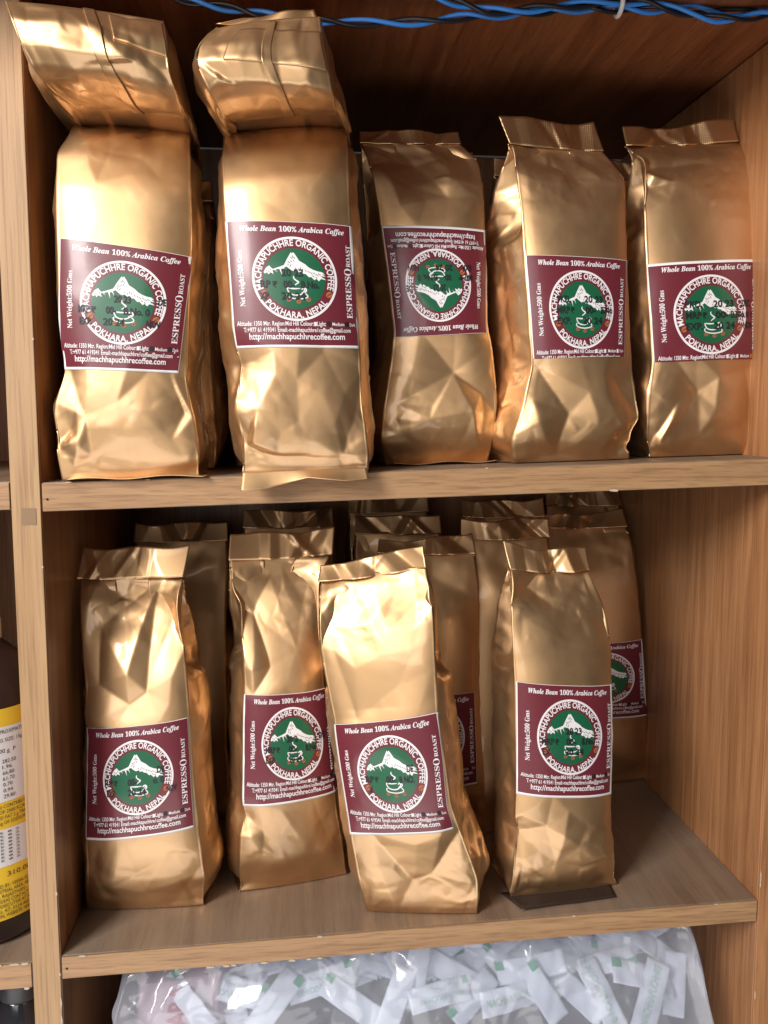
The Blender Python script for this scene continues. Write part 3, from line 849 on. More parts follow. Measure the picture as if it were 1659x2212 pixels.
class Pouch:
    def __init__(self, d, seed, level=None, bulge=0.008, side=0.006, nF=96, nG=48, nT=260, lying=False, closed=True, crumple=1.0, cr_scale=1.4, label_t=None):
        rs = np.random.RandomState(seed)
        a, b_, tt = np.array(d['a'], float), np.array(d['b'], float), np.array(d['t'], float)
        if level:
            a[0, 2] = shelf_z(a[0, 0], level) + 0.0007
            b_[0, 2] = shelf_z(b_[0, 0], level) + 0.0007
        t = np.linspace(0, 1, nT)
        A = np.stack([np.interp(t, tt, a[:, k]) for k in range(3)], -1)
        Bq = np.stack([np.interp(t, tt, b_[:, k]) for k in range(3)], -1)
        for _ in range(int(nT * 0.10)):
            A[1:-1] = (A[:-2] + 2 * A[1:-1] + A[2:]) / 4
            Bq[1:-1] = (Bq[:-2] + 2 * Bq[1:-1] + Bq[2:]) / 4
        dv = np.array([d['dv'][0], d['dv'][1], 0.0])
        D0 = np.linalg.norm(dv)
        self.D0 = D0
        if lying:
            dp = np.ones(nT)
            bp = curve_in(t, [(0, 0.5), (0.3, 1), (0.7, 1), (1, 0.5)])
        elif closed:
            dp = curve_in(t, [(0, 0.94), (0.03, 1), (0.68, 1), (0.86, 0.55), (0.98, 0.04), (1, 0.04)])
            bp = curve_in(t, [(0, 0.25), (0.12, 0.9), (0.5, 1), (0.78, 0.7), (0.95, 0.0), (1, 0)])
        else:
            dp = curve_in(t, [(0, 0.94), (0.03, 1), (0.8, 1), (0.95, 0.75), (1, 0.5)])
            bp = curve_in(t, [(0, 0.25), (0.12, 0.9), (0.5, 1), (0.85, 0.7), (1, 0.1)])
        W = np.linalg.norm(Bq - A, axis=1)
        ex = (Bq - A) / W[:, None]
        nrm = np.stack([ex[:, 1], -ex[:, 0], np.zeros(nT)], -1)
        nrm /= np.linalg.norm(nrm, axis=1)[:, None]
        u = np.linspace(-1, 1, nF)
        sh = 1 - np.abs(u) ** 2.8
        front = A[:, None] + (Bq - A)[:, None] * ((u + 1) / 2)[None, :, None] + nrm[:, None] * (bulge * bp)[:, None, None] * sh[None, :, None]
        A2, B2 = A + dv * dp[:, None], Bq + dv * dp[:, None]
        back = B2[:, None] + (A2 - B2)[:, None] * ((u + 1) / 2)[None, :, None] - nrm[:, None] * (0.7 * bulge * bp)[:, None, None] * sh[None, :, None]
        w = np.linspace(0, 1, nG + 2)[1:-1]
        fold = np.sqrt(np.maximum(0, (D0 / 2) ** 2 - (D0 * dp / 2) ** 2)) * (0 if lying else 1)
        tri, par = 1 - np.abs(2 * w - 1), 1 - (2 * w - 1) ** 2
        out = (side * bp * np.clip(1 - fold / (0.3 * D0), 0, 1))

        def gusset(p, q, sgn):
            g = p[:, None] + (q - p)[:, None] * w[None, :, None]
            off = out[:, None] * par[None] - np.minimum(fold, W * 0.45)[:, None] * tri[None]
            return g + sgn * ex[:, None] * off[:, :, None]
        G = np.concatenate([front, gusset(Bq, B2, 1), back, gusset(A2, A, -1)], 1)
        N = G.shape[1]
        Hh = float(np.linalg.norm((A[-1] + Bq[-1]) / 2 - (A[0] + Bq[0]) / 2))
        W0 = float(W.mean())
        per = 2 * W0 + 2 * D0
        # unrolled coordinates of the columns: 0 in the middle of the front
        S = np.concatenate([u * W0 / 2, W0 / 2 + w * D0, W0 / 2 + D0 + (u + 1) / 2 * W0, W0 / 2 + D0 + W0 + w * D0])
        T = t * Hh
        self.nF, self.nG, self.nT, self.N, self.W, self.W0, self.H = nF, nG, nT, N, W, W0, Hh
        # crumple sheets
        smin, smax = S.min() - 0.012, S.max() + 0.012
        disp = np.zeros((nT, N))
        isg = ((S > W0 / 2 + 1e-6) & (S < W0 / 2 + D0 - 1e-6)) | (S > W0 * 1.5 + D0)
        uu = np.clip(np.abs(S) / (W0 / 2), 0, 1)
        isf = S <= W0 / 2 + 1e-6
        for cell, amp, blurn in ((0.028, 0.0034, 1), (0.014, 0.0019, 0), (0.008, 0.0011, 0), (0.060, 0.0016, 14)):
            n = max(14, int((smax - smin) * (Hh + 0.02) / cell ** 2))
            pts = np.stack([rs.uniform(smin, smax, n), rs.uniform(-0.01, Hh + 0.01, n)], -1)
            pts = np.concatenate([pts, [[smin - 0.02, -0.03], [smax + 0.02, -0.03], [smax + 0.02, Hh + 0.03], [smin - 0.02, Hh + 0.03]]])
            H = tin(pts, rs.uniform(-1, 1, len(pts)) * amp, S, T)
            tm = t[:, None]
            lowm = np.clip((0.30 - tm) / 0.22, 0, 1)
            topm = np.clip((tm - 0.74) / 0.15, 0, 1)
            fm = 0.03 + 1.0 * lowm * (0.18 + 0.82 * uu[None] ** 2) + 0.35 * topm
            if cell > 0.05:
                fm = 0.30 + 0.4 * lowm + 0.4 * topm
            if lying:
                fm = np.full_like(fm, 0.35 if cell < 0.05 else 0.7)
            mask = np.where(isf[None], fm, np.where(isg[None], 0.6, 0.35))
            edgecol = np.minimum(np.abs(S - W0 / 2), np.minimum(np.abs(S + W0 / 2), np.abs(S - (S.max() + (S[1] - S[0])))))
            near = np.clip(edgecol / 0.007, 0.2, 1)[None]
            mask = mask * np.where(lowm > 0.3, 0.5 + 0.5 * near, near)
            edge = np.clip(np.minimum(tm / 0.03, (1 - tm) / 0.04), 0, 1)
            disp += blur(H, blurn) * mask * edge * crumple
        # placed creases on the front
        disp = blur(disp, 1)
        if d.get('cr'):
            pts, hs, eds, segs = [], [], [], []

            def vert(u_, t_, h):
                q = (u_ * W0 / 2, t_ * Hh)
                for k, o in enumerate(pts):
                    if math.hypot(o[0] - q[0], o[1] - q[1]) < 0.004:
                        return k
                pts.append(q)
                hs.append(h)
                return len(pts) - 1
            for (u0, t0, u1, t1, am, wd) in d['cr']:
                k0 = vert(u0, t0, -abs(am) * 1e-3 * cr_scale)
                k1 = vert(u1, t1, -am * 0.45e-3 * cr_scale)
                if k0 != k1:
                    eds.append((k0, k1))
                    segs.append((np.array(pts[k0]), np.array(pts[k1]), wd * 1.15e-3))
            lim = W0 / 2 + 0.4 * D0
            for _ in range(900):
                q = np.array([rs.uniform(-lim, lim), rs.uniform(-0.005, Hh + 0.005)])
                ok = all(math.hypot(q[0] - o[0], q[1] - o[1]) > 0.013 for o in pts)
                for p0, p1, wd in segs:
                    if not ok:
                        break
                    e = p1 - p0
                    k = min(1, max(0, float((q - p0) @ e) / (float(e @ e) + 1e-12)))
                    ok = np.hypot(*(q - p0 - k * e)) > wd
                if ok:
                    pts.append(tuple(q))
                    hs.append(rs.uniform(-1, 1) * 0.00022)
            for q in ((-lim - 0.02, -0.03), (lim + 0.02, -0.03), (lim + 0.02, Hh + 0.03), (-lim - 0.02, Hh + 0.03)):
                pts.append(q)
                hs.append(0)
            # columns ordered by position so that the left gusset comes first
            Sc = np.where(S > W0 * 1.5 + D0, S - per, S)
            order = np.argsort(Sc)
            Hc = np.zeros((nT, N))
            Hc[:, order] = tin(pts, hs, Sc[order], T, eds)
            disp += blur(Hc * np.clip(np.minimum(t / 0.02, (1 - t) / 0.02), 0, 1)[:, None], 1)
        # the pressed fold line along the four upright edges
        for c0 in (0, nF - 1, nF + nG, 2 * nF + nG - 1):
            disp[:, c0] += 0.0006 + 0.00025 * np.sin(t * Hh * 300 + rs.uniform(0, 6)) * rs.uniform(0, 1)
        if label_t:
            lo, hi = label_t
            calm = np.clip(np.minimum((t - lo) / 0.05, (hi - t) / 0.05), 0, 1)[:, None] * isf[None]
            disp *= 1 - 0.45 * calm
        nr = self.normals(G)
        G = G + nr * disp[:, :, None]
        if level:
            x = G[:, :, 0]
            floor = shelf_z(x, level) + 0.0006
            G[:, :, 2] = np.maximum(G[:, :, 2], floor)
        self.G = G
        self.NR = self.normals(G)
        self.A, self.B = A, Bq
        self.nrm = nrm

    def normals(self, G):
        ds = np.roll(G, -1, 1) - np.roll(G, 1, 1)
        dt = np.gradient(G, axis=0)
        n = np.cross(ds, dt)
        return n / (np.linalg.norm(n, axis=2)[:, :, None] + 1e-12)

    def sample(self, u, t, off=0.0):
        u, t = np.asarray(u, float), np.asarray(t, float)
        c = (np.clip(u, -1, 1) + 1) / 2 * (self.nF - 1)
        ov = np.maximum(np.abs(u) - 1, 0) * self.W0 / 2 / self.D0 * (self.nG + 1)
        c = np.where(u > 1, c + ov, np.where(u < -1, c - ov, c))
        r = np.clip(t, 0, 1) * (self.nT - 1)
        j = np.clip(np.floor(r).astype(int), 0, self.nT - 2)
        fr = (r - j)[:, None]
        i = np.floor(c).astype(int)
        fc = (c - i)[:, None]
        i0, i1 = i % self.N, (i + 1) % self.N

        def bil(M):
            return (M[j, i0] * (1 - fc) + M[j, i1] * fc) * (1 - fr) + (M[j + 1, i0] * (1 - fc) + M[j + 1, i1] * fc) * fr
        n = bil(self.NR)
        n /= np.linalg.norm(n, axis=1)[:, None] + 1e-12
        return bil(self.G) + n * off

    def mesh(self, name, mat):
        nT, N = self.nT, self.N
        V = self.G.reshape(-1, 3)
        j, i = np.meshgrid(np.arange(nT - 1), np.arange(N), indexing='ij')
        i2 = (i + 1) % N
        Q = np.stack([j * N + i, j * N + i2, (j + 1) * N + i2, (j + 1) * N + i], -1).reshape(-1, 4)
        F = [tuple(q) for q in Q.tolist()]
        nF, nG = self.nF, self.nG
        for row in (0, (nT - 1)):
            o = row * N
            # close the end with strips between front and back
            for k in range(nF - 1):
                f0, f1 = o + k, o + k + 1
                b0, b1 = o + nF + nG + (nF - 1 - k), o + nF + nG + (nF - 2 - k)
                F.append((f0, b0, b1, f1) if row == 0 else (f0, f1, b1, b0))
            rg = [o + nF - 1] + [o + nF + k for k in range(nG)] + [o + nF + nG]
            lg = [o + 2 * nF + nG - 1] + [o + 2 * nF + nG + k for k in range(nG)] + [o]
            for g in (rg, lg):
                F.append(tuple(g) if row else tuple(g[::-1]))
        return mesh_obj(name, V, F, mat)


def patch(p, corners, nx, ny, off, mat, name, thick=0.0003):
    """thin sheet laid on a pouch; corners TL,TR,BR,BL in pouch coordinates"""
    c = np.array(corners, float)
    x, y = np.meshgrid(np.linspace(0, 1, nx), np.linspace(0, 1, ny))
    x, y = x.ravel(), y.ravel()
    uv = uvmap(c, x, y)
    top = p.sample(uv[:, 0], uv[:, 1], off)
    bot = p.sample(uv[:, 0], uv[:, 1], off - thick)
    n = nx * ny
    F = []
    for j in range(ny - 1):
        for i in range(nx - 1):
            a = j * nx + i
            F.append((a, a + 1, a + nx + 1, a + nx))
            F.append((n + a, n + a + nx, n + a + nx + 1, n + a + 1))
    ring = [i for i in range(nx)] + [j * nx + nx - 1 for j in range(1, ny)] + [(ny - 1) * nx + i for i in range(nx - 2, -1, -1)] + [j * nx for j in range(ny - 2, 0, -1)]
    for k in range(len(ring)):
        a, b_ = ring[k], ring[(k + 1) % len(ring)]
        F.append((b_, a, n + a, n + b_))
    return mesh_obj(name, np.concatenate([top, bot]), F, mat)


def uvmap(c, x, y):
    TL, TR, BR, BL = c
    return (TL[None] * ((1 - x) * y)[:, None] + TR[None] * (x * y)[:, None] + BR[None] * (x * (1 - y))[:, None] + BL[None] * ((1 - x) * (1 - y))[:, None])


def add_label(p, d, root, stamp):
    c = np.array(d['label'], float)
    cut = d.get('cut', 1.0)
    lab = child_of(patch(p, c, 60, 60, 0.00045, PAPER, 'label', 0.0003), root)

    def lay(name, mat, lev, vf):
        V, F = vf
        if len(V) == 0:
            return
        y = (V[:, 1] - (1 - cut)) / cut
        uv = uvmap(c, V[:, 0], y)
        child_of(mesh_obj(name, p.sample(uv[:, 0], uv[:, 1], 0.00045 + 0.00008 * lev), F, mat), lab)
    g = GROUND_TOP if d.get('top') else GROUND
    clip = (1 - cut) if cut < 1 else None
    lay('maroon_ground', MAROON, 1, refine(g, 0.5, clip) if clip else g)
    for k, (m, lev, vf) in ART.items():
        lay(k, m, lev, refine(vf, 5.0, clip) if clip else vf)
    xs = [(0.643, WHITE), (0.745, WHITE if cut < 1 else STAMP), (0.892, BEAN if d.get('top') else (WHITE if cut < 1 else STAMP))]
    for x, m in xs:
        lay('colour_box', m, 4, refine(box2d(x, 0.172, 0.022 if m is not STAMP else 0.03, 0.032 if m is not STAMP else 0.038), 0.02, clip))
    if stamp in STAMPS:
        lay('date_stamp', STAMP, 6, STAMPS[stamp])
    return lab


def add_seal(p, d, root, seed, sag=0.0, forward=0.004, wave=0.0025, mat=None):
    """crimped strip along the closed top"""
    rs = np.random.RandomState(seed)
    tl, tr = np.array(d['seal'][0]), np.array(d['seal'][1])
    bl, br = p.A[-1] + [0, 0, -0.001], p.B[-1] + [0, 0, -0.001]
    bl = bl + (bl - br) * 0.01
    br = br + (br - bl) * 0.01
    nx, nz = 70, 14
    x, z = np.meshgrid(np.linspace(0, 1, nx), np.linspace(0, 1, nz))
    P = (bl * ((1 - x) * (1 - z))[..., None] + br * (x * (1 - z))[..., None] + tr * (x * z)[..., None] + tl * ((1 - x) * z)[..., None])
    fold = np.zeros_like(x)
    for _ in range(6):
        k0, amp, wd, sk = rs.uniform(0.1, 0.9), rs.uniform(-1, 1) * 1.3 * wave, rs.uniform(0.06, 0.2), rs.uniform(-0.25, 0.25)
        fold += amp * np.clip(1 - np.abs(x - k0 - sk * (z - 0.5)) / wd, 0, 1)
    fold += wave * 0.8 * np.sin(x * rs.uniform(4, 8) + rs.uniform(0, 6)) * (0.4 + 0.6 * z)
    nrm = p.nrm[-1]
    P = P + nrm[None, None] * (fold + forward * (1 - z) ** 1.5 + 0.0008)[..., None]
    dz = -sag * np.sin(np.pi * x) * (0.6 + 0.4 * z) + 0.0012 * np.sin(x * rs.uniform(6, 11) + rs.uniform(0, 6)) * z
    P[..., 2] += dz
    # centre seam showing through as a raised tab
    k0 = rs.uniform(0.45, 0.62)
    tab = ((np.abs(x - k0) < 0.06) & (z > -1)).astype(float)
    P = P + nrm[None, None] * (tab * 0.0006)[..., None]
    Bk = P - nrm[None, None] * 0.0011
    V = np.concatenate([P.reshape(-1, 3), Bk.reshape(-1, 3)])
    n = nx * nz
    F = []
    for j in range(nz - 1):
        for i in range(nx - 1):
            a = j * nx + i
            F.append((a, a + 1, a + nx + 1, a + nx))
            F.append((n + a, n + a + nx, n + a + nx + 1, n + a + 1))
    ring = [i for i in range(nx)] + [j * nx + nx - 1 for j in range(1, nz)] + [(nz - 1) * nx + i for i in range(nx - 2, -1, -1)] + [j * nx for j in range(nz - 2, 0, -1)]
    for k in range(len(ring)):
        a, b_ = ring[k], ring[(k + 1) % len(ring)]
        F.append((b_, a, n + a, n + b_))
    child_of(mesh_obj('top_seal', V, F, mat or CRIMP), root)


def sheet(name, grid, mat, thick, direction):
    """thin curled sheet from a grid of points"""
    g = np.array(grid, float)
    nz, nx = g.shape[:2]
    b_ = g + np.array(direction) * thick
    V = np.concatenate([g.reshape(-1, 3), b_.reshape(-1, 3)])
    n = nx * nz
    F = []
    for j in range(nz - 1):
        for i in range(nx - 1):
            a = j * nx + i
            F.append((a, a + 1, a + nx + 1, a + nx))
            F.append((n + a, n + a + nx, n + a + nx + 1, n + a + 1))
    ring = [i for i in range(nx)] + [j * nx + nx - 1 for j in range(1, nz)] + [(nz - 1) * nx + i for i in range(nx - 2, -1, -1)] + [j * nx for j in range(nz - 2, 0, -1)]
    for k in range(len(ring)):
        a, c = ring[k], ring[(k + 1) % len(ring)]
        F.append((c, a, n + a, n + c))
    return mesh_obj(name, V, F, mat)


def grid4(bl, br, tr, tl, nx, nz, fn=None):
    bl, br, tr, tl = map(np.array, (bl, br, tr, tl))
    x, z = np.meshgrid(np.linspace(0, 1, nx), np.linspace(0, 1, nz))
    P = bl * ((1 - x) * (1 - z))[..., None] + br * (x * (1 - z))[..., None] + tr * (x * z)[..., None] + tl * ((1 - x) * z)[..., None]
    if fn is not None:
        P = P + fn(x, z)
    return P


GROUP_UP = 'gold coffee bags on the upper shelf'
GROUP_LOW = 'gold coffee bags on the lower shelf'
FRONT = {
    'U1': ('upper', 'gold coffee bag with maroon label standing beside the left upright, a bag lying on top', dict(closed=False, bulge=0.008)),
    'U2': ('upper', 'wide gold coffee bag overhanging the shelf edge with its bottom seal', dict(closed=False, bulge=0.008, side=0.009)),
    'U3': ('upper', 'gold coffee bag standing upside down with inverted maroon label', dict(bulge=0.008)),
    'U4': ('upper', 'gold coffee bag turned to show its left gusset, between inverted bag and right-hand bag', dict(bulge=0.007)),
    'U5': ('upper', 'gold coffee bag beside the right panel, label with white top edge', dict(bulge=0.007)),
    'L1': ('lower', 'gold coffee bag with deep looped dent near top, beside the left upright', dict(bulge=0.009, side=0.009)),
    'L2': ('lower', 'narrow-necked gold coffee bag on lower shelf partly hidden by a leaning bag', dict(bulge=0.008)),
    'L3': ('lower', 'pale gold coffee bag leaning sideways in front of its neighbours, label tilted', dict(bulge=0.007, side=0.011)),
    'L4': ('lower', 'gold coffee bag standing on a dark flap, crumpled lower left corner', dict(bulge=0.008, side=0.007)),
    'R3': ('lower', 'gold coffee bag behind the leaning bag with only the label edge showing', dict(nF=48, nG=26, nT=120)),
    'R6': ('lower', 'shaded gold coffee bag in back row by right panel, label half hidden', dict(nF=48, nG=26, nT=120)),
}
POUCH = {}
for i, (n, (level, lab, kw)) in enumerate(FRONT.items()):
    d = BAGS[n]
    lt = None
    if 'label' in d:
        ts = [q[1] for q in d['label']]
        lt = (min(ts) - 0.03, max(ts) + 0.03)
    p = Pouch(d, 11 + i * 7, level, label_t=lt, **kw)
    POUCH[n] = p
    base = (p.A[0] + p.B[0]) / 2
    root = empty('coffee_bag', (base[0], base[1] + 0.027, shelf_z(base[0], level)))
    tag(root, lab, 'coffee bag', GROUP_UP if level == 'upper' else GROUP_LOW)
    child_of(p.mesh('pouch', GOLD), root)
    add_label(p, d, root, n)
    if 'seal' in d:
        add_seal(p, d, root, 50 + i, sag={'L4': 0.004, 'L2': 0.002, 'L3': 0.003}.get(n, 0.0015), forward=0.0055 if level == 'lower' else 0.002, wave=0.0042 if level == 'lower' else 0.0025, mat=GOLD if level == 'lower' else CRIMP)
    if n == 'U2':
        def drop(x, z):
            o = np.zeros(x.shape + (3,))
            o[..., 1] = -0.004 * (1 - z) * (0.6 + 0.4 * np.cos(x * 9)) - 0.0005
            o[..., 2] = 0.0045 * (1 - z) * np.clip(1 - np.abs(x - 0.52) / 0.3, 0, 1)
            return o
        child_of(sheet('bottom_seal', grid4((-0.0378, -0.0155, -0.0485), (0.0468, -0.0155, -0.0412), (0.0455, -0.0130, -0.0340), (-0.0365, -0.0130, -0.0362), 50, 10, drop), GOLD, 0.0006, (0, 1, 0)), root)
    if n in ('U1', 'U3'):
        x0, x1 = (p.A[0][0] + 0.004, p.B[0][0] + 0.006)
        y = p.A[0][1]
        g = grid4((x0, y - 0.009, shelf_z(x0, level) + 0.0012), (x1, y - 0.011, shelf_z(x1, level) + 0.0014), (x1, y + 0.006, shelf_z(x1, level) + 0.0012), (x0, y + 0.006, shelf_z(x0, level) + 0.0012), 40, 8,
                  lambda x, z: np.stack([0 * x, 0 * x, 0.0016 * (1 - z) * (0.5 + 0.5 * np.sin(x * 11 + i))], -1))
        child_of(sheet('bottom_seal', g, GOLD, 0.0005, (0, 0, -1)), root)
    if n == 'L4':
        q = [(0.1641, 0.010), (0.2385, 0.017), (0.2411, 0.040), (0.1529, 0.036)]
        q = [(x, y, shelf_z(x, level) + 0.0010) for x, y in q]
        child_of(sheet('bottom_flap', grid4(q[0], q[1], q[2], q[3], 30, 8, lambda x, z: np.stack([0 * x, 0 * x, 0.0008 * np.abs(np.sin(x * 5)) * (1 - z)], -1)), DARK_REFLECTION, 0.0004, (0, 0, -1)), root)


# bags in the rows behind
def plain_rows(xc, y, level, w, h, lean=0.0, tilt=0.0, dy=0.018):
    z0 = shelf_z(xc, level) + 0.001
    a, b_, t = [], [], []
    for k, (f, ww) in enumerate(((0, 0.98), (0.1, 1.05), (0.3, 1.0), (0.55, 0.97), (0.75, 1.0), (0.88, 1.02), (1.0, 1.0))):
        yy = y + dy * max(0, (f - 0.6) / 0.4) ** 2 + tilt * f
        x = xc + lean * f
        a.append((x - w / 2 * ww, yy, z0 + h * f))
        b_.append((x + w / 2 * ww, yy, z0 + h * f))
        t.append(f)
    return dict(a=a, b=b_, t=t, dv=(0, 0.05), cr=[], seal=[(a[-1][0], a[-1][1] + 0.004, a[-1][2] + 0.016), (b_[-1][0], b_[-1][1] + 0.004, b_[-1][2] + 0.0165)])


REAR = [
    ('lower', -0.112, 0.20, 0.083, 0.262, 0.004, 'shadowed gold coffee bag behind the bag with the looped dent'),
    ('lower', -0.010, 0.205, 0.083, 0.270, 0.0, 'shadowed gold coffee bag behind the narrow-necked bag'),
    ('lower', 0.090, 0.195, 0.080, 0.262, 0.002, 'gold coffee bag in the back row behind the leaning bag, lower one'),
    ('lower', 0.092, 0.262, 0.080, 0.275, -0.002, 'tallest gold coffee bag against the back behind the leaning bag'),
    ('lower', 0.183, 0.135, 0.078, 0.262, -0.003, 'gold coffee bag just behind the bag standing on a dark flap'),
    ('lower', 0.200, 0.225, 0.080, 0.270, 0.0, 'gold coffee bag at the back between leaning bag and right panel'),
    ('lower', 0.288, 0.286, 0.080, 0.272, 0.012, 'gold coffee bag tip showing above the half hidden label bag'),
    ('upper', -0.106, 0.088, 0.085, 0.205, 0.0, 'shadowed gold coffee bag behind the bag beside the left upright'),
    ('upper', -0.004, 0.098, 0.088, 0.205, 0.0, 'shadowed gold coffee bag behind the wide overhanging bag'),
    ('upper', 0.106, 0.135, 0.085, 0.240, 0.0, 'shadowed gold coffee bag behind the upside down bag'),
    ('upper', 0.203, 0.130, 0.080, 0.232, 0.002, 'shadowed gold coffee bag behind the bag with exposed left gusset'),
    ('upper', 0.296, 0.135, 0.080, 0.232, 0.002, 'shadowed gold coffee bag behind the bag beside right panel'),
]
for i, (level, xc, y, w, h, lean, lab) in enumerate(REAR):
    d = plain_rows(xc, y, level, w, h, lean)
    if i in (6,):
        d['dv'] = (0, 0.038)
    p = Pouch(d, 200 + i * 3, level, bulge=0.006, nF=40, nG=22, nT=110, crumple=1.8)
    root = empty('coffee_bag', (xc, y + 0.025, shelf_z(xc, level)))
    tag(root, lab, 'coffee bag', GROUP_UP if level == 'upper' else GROUP_LOW)
    child_of(p.mesh('pouch', GOLD), root)
    add_seal(p, d, root, 300 + i, sag=0.002, forward=0.003, wave=0.0045, mat=GOLD)

# two bags lying on top, folded ends to the front
for n, lab, fin, strip in (('T1', 'gold coffee bag lying on its side over the bag beside the left upright', [(-0.02, 0.98), (0.12, 0.98), (0.30, 0.02), (0.10, 0.02)], [(0.30, 0.97), (0.97, 0.97), (0.99, 0.72), (0.30, 0.76)]),
                           ('T2', 'gold coffee bag lying on its side over the wide overhanging bag', [(0.02, 0.98), (0.16, 0.98), (0.20, 0.02), (0.02, 0.02)], [(-0.45, 0.93), (0.98, 0.90), (0.98, 0.66), (-0.55, 0.68)])):
    d = BAGS[n]
    p = Pouch(d, 400 + len(lab), None, bulge=0.006, side=0.006, nT=110, nG=70, lying=True, crumple=1.1, cr_scale=1.1)
    base = (p.A[0] + p.B[0]) / 2
    root = empty('coffee_bag', (base[0], base[1] + 0.09, base[2]))
    tag(root, lab, 'coffee bag', 'gold coffee bags lying on top of others')
    child_of(p.mesh('pouch', GOLD), root)
    child_of(patch(p, fin, 14, 60, 0.0011, GOLD, 'fin_seam', 0.0009), root)
    child_of(patch(p, strip, 50, 16, 0.0008, GOLD, 'top_seal', 0.0007), root)
    if n == 'T2':
        tb = p.B[-1]
        g = grid4((tb[0] - 0.062, tb[1] + 0.006, tb[2] - 0.004), (tb[0] + 0.001, tb[1] + 0.006, tb[2] - 0.002), (tb[0] - 0.003, tb[1] + 0.006, tb[2] + 0.0075), (tb[0] - 0.045, tb[1] + 0.008, tb[2] + 0.001), 30, 8,
                  lambda x, z: np.stack([0 * x, 0.002 * np.sin(x * 8), 0 * x], -1))
        child_of(sheet('folded_tip', g, GOLD, 0.0006, (0, 1, 0)), root)


# ---------------------------------------------------------------- twisted cables under the top board
BLUE = plain('blue_insulation', (0.04, 0.24, 0.72), 0.35)
BLACK = plain('black_insulation', (0.012, 0.012, 0.016), 0.35)
for pts, lab, ph in ((CABLE_A, 'blue and black twisted cable sagging behind the lying bag', 0.4), (CABLE_B, 'blue and black twisted cable looping past the white clip', 2.0)):
    P = np.array(pts)
    s = np.r_[0, np.cumsum(np.linalg.norm(np.diff(P, axis=0), axis=1))]
    q = np.linspace(0, s[-1], 420)
    C = np.stack([np.interp(q, s, P[:, k]) for k in range(3)], -1)
    for _ in range(60):
        C[1:-1] = (C[:-2] + 2 * C[1:-1] + C[2:]) / 4
    root = empty('twisted_cable', tuple(C[0]))
    tag(root, lab, 'cable', 'twisted cables under the top board')
    for nm, m, off in (('blue_wire', BLUE, 0), ('black_wire', BLACK, math.pi)):
        a = q / 0.056 * 2 * math.pi + ph + off + 0.7 * np.sin(q * 23)
        H = C + np.stack([0 * a, np.cos(a) * 0.0017, np.sin(a) * 0.0019], -1)
        V, F = tube(H, 0.00145, 10)
        child_of(mesh_obj(nm, V, F, m), root)
a = np.linspace(0, 2 * math.pi, 40)
cl = np.array(CLIP)
V, F = tube([(cl[0] + 0.0006 * math.cos(t), cl[1] - 0.0005 + 0.0085 * math.cos(t), cl[2] + 0.0062 * math.sin(t)) for t in a], 0.0016, 10)
tag(mesh_obj('cable_clip', V, F, plain('white_plastic', (0.72, 0.70, 0.66), 0.4)), 'small white plastic clip holding the twisted cables', 'clip')

# ---------------------------------------------------------------- bottles in the left compartments
DARKB = plain('dark_sauce', (0.022, 0.012, 0.012), 0.25, coat=0.4)
CAPW = plain('cap_white', (0.75, 0.73, 0.70), 0.4)
YEL = plain('label_yellow', (0.78, 0.52, 0.035), 0.4, coat=0.3)
PRINT = plain('print_dark', (0.05, 0.045, 0.04), 0.5)
LWHT = plain('label_white', (0.72, 0.72, 0.74), 0.4, coat=0.3)
bx, by, bz, br = -0.2405, 0.062, shelf_z(-0.24, 'lower') - 0.0022, 0.0465
root = empty('sauce_bottle', (bx, by, bz))
tag(root, 'dark sauce bottle with yellow and white printed label in left compartment', 'bottle')
V, F = lathe([(br * 0.9, 0), (br, 0.006), (br, 0.175), (br * 0.97, 0.188), (br * 0.8, 0.203), (br * 0.5, 0.215), (0.016, 0.222), (0.016, 0.226)], 64)
body = child_of(mesh_obj('bottle_body', [(v[0] + bx, v[1] + by, v[2] + bz) for v in V], F, DARKB), root)
V, F = lathe([(0.019, 0.212), (0.0195, 0.214), (0.0195, 0.232), (0.0175, 0.238), (0.008, 0.240)], 40)
child_of(mesh_obj('cap', [(v[0] + bx, v[1] + by, v[2] + bz) for v in V], F, CAPW), root)


def wrap(vf, x0, z0, sx, sz, off):
    """flat art bent round the bottle; x from the rightmost rim leftwards"""
    V_, F_ = vf
    ang = x0 + V_[:, 0] * sx / br
    r = br + off
    return np.stack([bx + r * np.sin(ang), by - r * np.cos(ang), bz + z0 + V_[:, 1] * sz], -1), F_


def strip_art(x0, x1, y0, y1):
    return refine(poly([(x0, y0), (x1, y0), (x1, y1), (x0, y1)]), 0.05)


ylab = None
for nm, m, z0, z1, off in (('label', YEL, 0.020, 0.176, 0.0004), ('white_panel', LWHT, 0.108, 0.163, 0.0006), ('white_panel', LWHT, 0.060, 0.088, 0.0006)):
    Vw, Fw = wrap(strip_art(-1.0, 1.0, 0, 1), 0.0, z0, 0.11, z1 - z0, off)
    o = mesh_obj(nm, Vw, Fw, m)
    if ylab is None:
        ylab = child_of(o, root)
    else:
        child_of(o, ylab)
rows_ = [(0.158, 'ION (APPROXIMATE)', 0.0028), (0.152, 'SERVING SIZE: 15g, SERV', 0.0026), (0.144, 'PER 100 g  P', 0.003)]
rows_ += [(0.1365 - k * 0.0043, s, 0.0027) for k, s in enumerate(('282.50', '1.96', '66.80', '61.70', '0.70', '0.94', '29.80'))]
rows_ += [(0.1035, 'AGE (%) CONTRIBUTI', 0.0026), (0.0995, 'BASIS OF 2000 KCAL EN', 0.0026), (0.0955, 'URATED FAT 2 g TRANS', 0.0026), (0.0915, '2000 mg OF SODIUM', 0.0026), (0.0522, '  310.00', 0.0036)]
